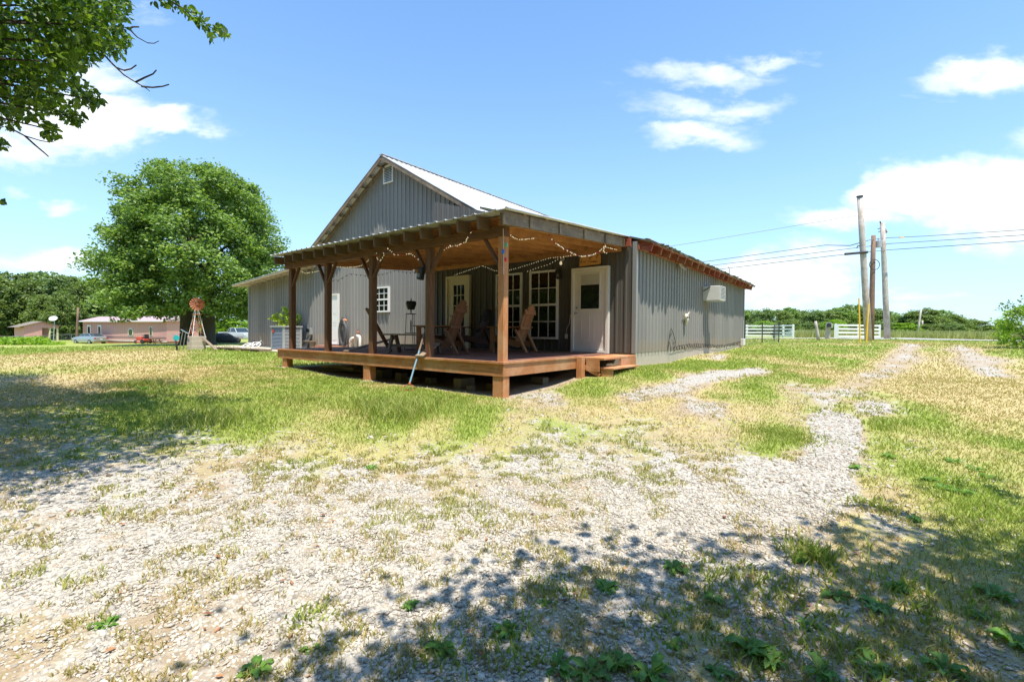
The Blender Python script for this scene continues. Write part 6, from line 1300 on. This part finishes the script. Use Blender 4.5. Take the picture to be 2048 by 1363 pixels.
WP = [(1115, 1335, 1.2), (1180, 1345, 1.3), (1232, 1325, 1.0), (1300, 1352, 1.2), (1345, 1133, .9), (1372, 1140, .7), (1425, 1195, 1.0), (1212, 1175, .9), (1500, 1300, 1.2), (1540, 1320, 1.0), (1670, 1190, 1.1), (1600, 1120, .9), (1752, 1215, 1.0), (1885, 975, .9), (1925, 985, .9), (1948, 940, 1.1), (1975, 955, 1.0), (1710, 935, .8), (1830, 1040, .8), (1990, 1190, 1.0), (212, 1250, .9), (512, 1335, 1.1), (742, 935, .8), (885, 1300, .9), (1012, 1262, .8), (622, 1292, .7), (1745, 1335, 1.2), (2030, 1285, 1.1), (1905, 925, .9), (1860, 960, .8), (1615, 1250, .8), (1090, 1205, .6), (820, 1208, .6), (1640, 1345, 1.0), (1890, 1340, 1.0), (1960, 1230, .9), (1440, 1345, .9), (1800, 1180, .8), (285, 778, 1.5), (1780, 915, .9), (1345, 1285, .8)]
WM_ = []
for s in range(5):
    o = rosette(100+s, 9+2*s, .105+.008*s, .017+.003*(s % 3)).build('weed_leaves', 'weed', None, local=True, smooth=True); WM_.append(o.data); bpy.data.objects.remove(o)
big_w = {2: 'small upright weed between the two weeds at bottom centre', 5: 'tiny flat weed touching the one at the shade edge, on its right', 6: 'weed in full shade right of centre, below the shade edge pair', 9: 'weed beside another at lower right of centre, the right one of that pair', 10: 'weed in the shade at right with a sunny patch just above it', 11: 'leafy weed beside the tall grass tuft where the gravel ends', 12: 'weed right of the sunny streak, deep in the shade', 13: 'weed at the upper edge of the right hand shade, left of a close pair', 14: 'weed at the upper edge of the right hand shade, right of a close pair', 16: 'weed next to the largest one, nearer the right edge', 17: 'weed at the right rim of the gravel track bend', 18: 'weed in the shadow band below the close pair at right', 19: 'weed near the right edge halfway down the shade', 23: 'weed near the bottom edge left of the bottom clump', 24: 'weed on shaded gravel above the bottom clump', 25: 'small weed near the bottom, just where the shade begins at left', 26: 'weed near the bottom edge right of the middle of the shade', 27: 'weed in the bottom right corner area, touching the right edge', 28: 'topmost weed of the patch at the right', 29: 'weed at the left end of the patch at the right', 30: 'small weed in the shade beside pale stones right of centre', 31: 'tiny weed on the shaded gravel right of the brown leaf', 32: 'tiny weed at the left tip of the foreground shadow', 33: 'weed cut by the bottom edge at right of centre', 34: 'weed at the bottom edge toward the right corner', 35: 'weed in the dark shade above the right bottom corner', 36: 'weed at the bottom edge between the centre clump and the right ones', 37: 'weed in the middle of the right hand shade', 38: 'big tufted weed far out on the shaded lawn at left', 39: 'weed on the sunny grass above the right hand shade', 40: 'weed just above the big bottom clump', 0: 'broad leaved weed at the bottom edge, left of the bottom weed clump', 1: 'bushy broad leaved weed in the middle of the bottom clump', 3: 'broad leaved weed cut by the bottom edge, right of the bottom clump', 4: 'weed with flat leaves at the edge where gravel meets shade', 7: 'dusty broad leaved weed alone on the shaded gravel', 20: 'lone pale green weed on the sunny gravel at lower left', 21: 'small weed at the bottom edge left of centre', 22: 'single curled green weed on the sunny gravel left of centre', 8: 'broad leaved weed in the shade at lower right of centre', 15: 'largest weed of the patch near the right edge'}
for i, (px, py, s) in enumerate(WP):
    p = hit(px, py); p[2] = GZ(p[0], p[1])-.003; o = bpy.data.objects.new('weed_plant', WM_[i % 5]); link(o); o.location = p; o.rotation_euler = (0, 0, i*1.7); o.scale = (s*.72, s*.72, s*.9)
    tag(o, big_w.get(i, 'low broad leaved weed growing from the drive in or near the tree shade'), 'weed', 'broad leaved weeds on the drive')
def litter():
    n = 150; x, y, r = scatter(n, 1.6, 7, 1.0); C_ = np.stack([x, y, gzz(x, y)+.012], -1); sz = rng.uniform(.022, .05, n)
    d = rng.normal(0, 1, (n, 3)); d[:, 2] *= .15; d /= np.linalg.norm(d, axis=1)[:, None]; nn = rng.normal(0, .25, (n, 3)); nn[:, 2] += 1; s = np.cross(d, nn); s /= np.linalg.norm(s, axis=1)[:, None]; s3 = sz[:, None]
    V = np.stack([C_-d*s3*.5, C_+s*s3*.3+nn*s3*.12, C_+d*s3*.5, C_-s*s3*.3+nn*s3*.12], 1).reshape(-1, 3); i = (np.arange(n)*4)[:, None]
    tag(link(bpy.data.objects.new('fallen_leaves', npmesh('fallen_leaves', V, np.concatenate([i+[[0, 1, 2]], i+[[0, 2, 3]]], 0), 'dead_leaf'))), 'dry brown fallen leaves scattered over the near gravel', 'leaves', kind='stuff')
litter()
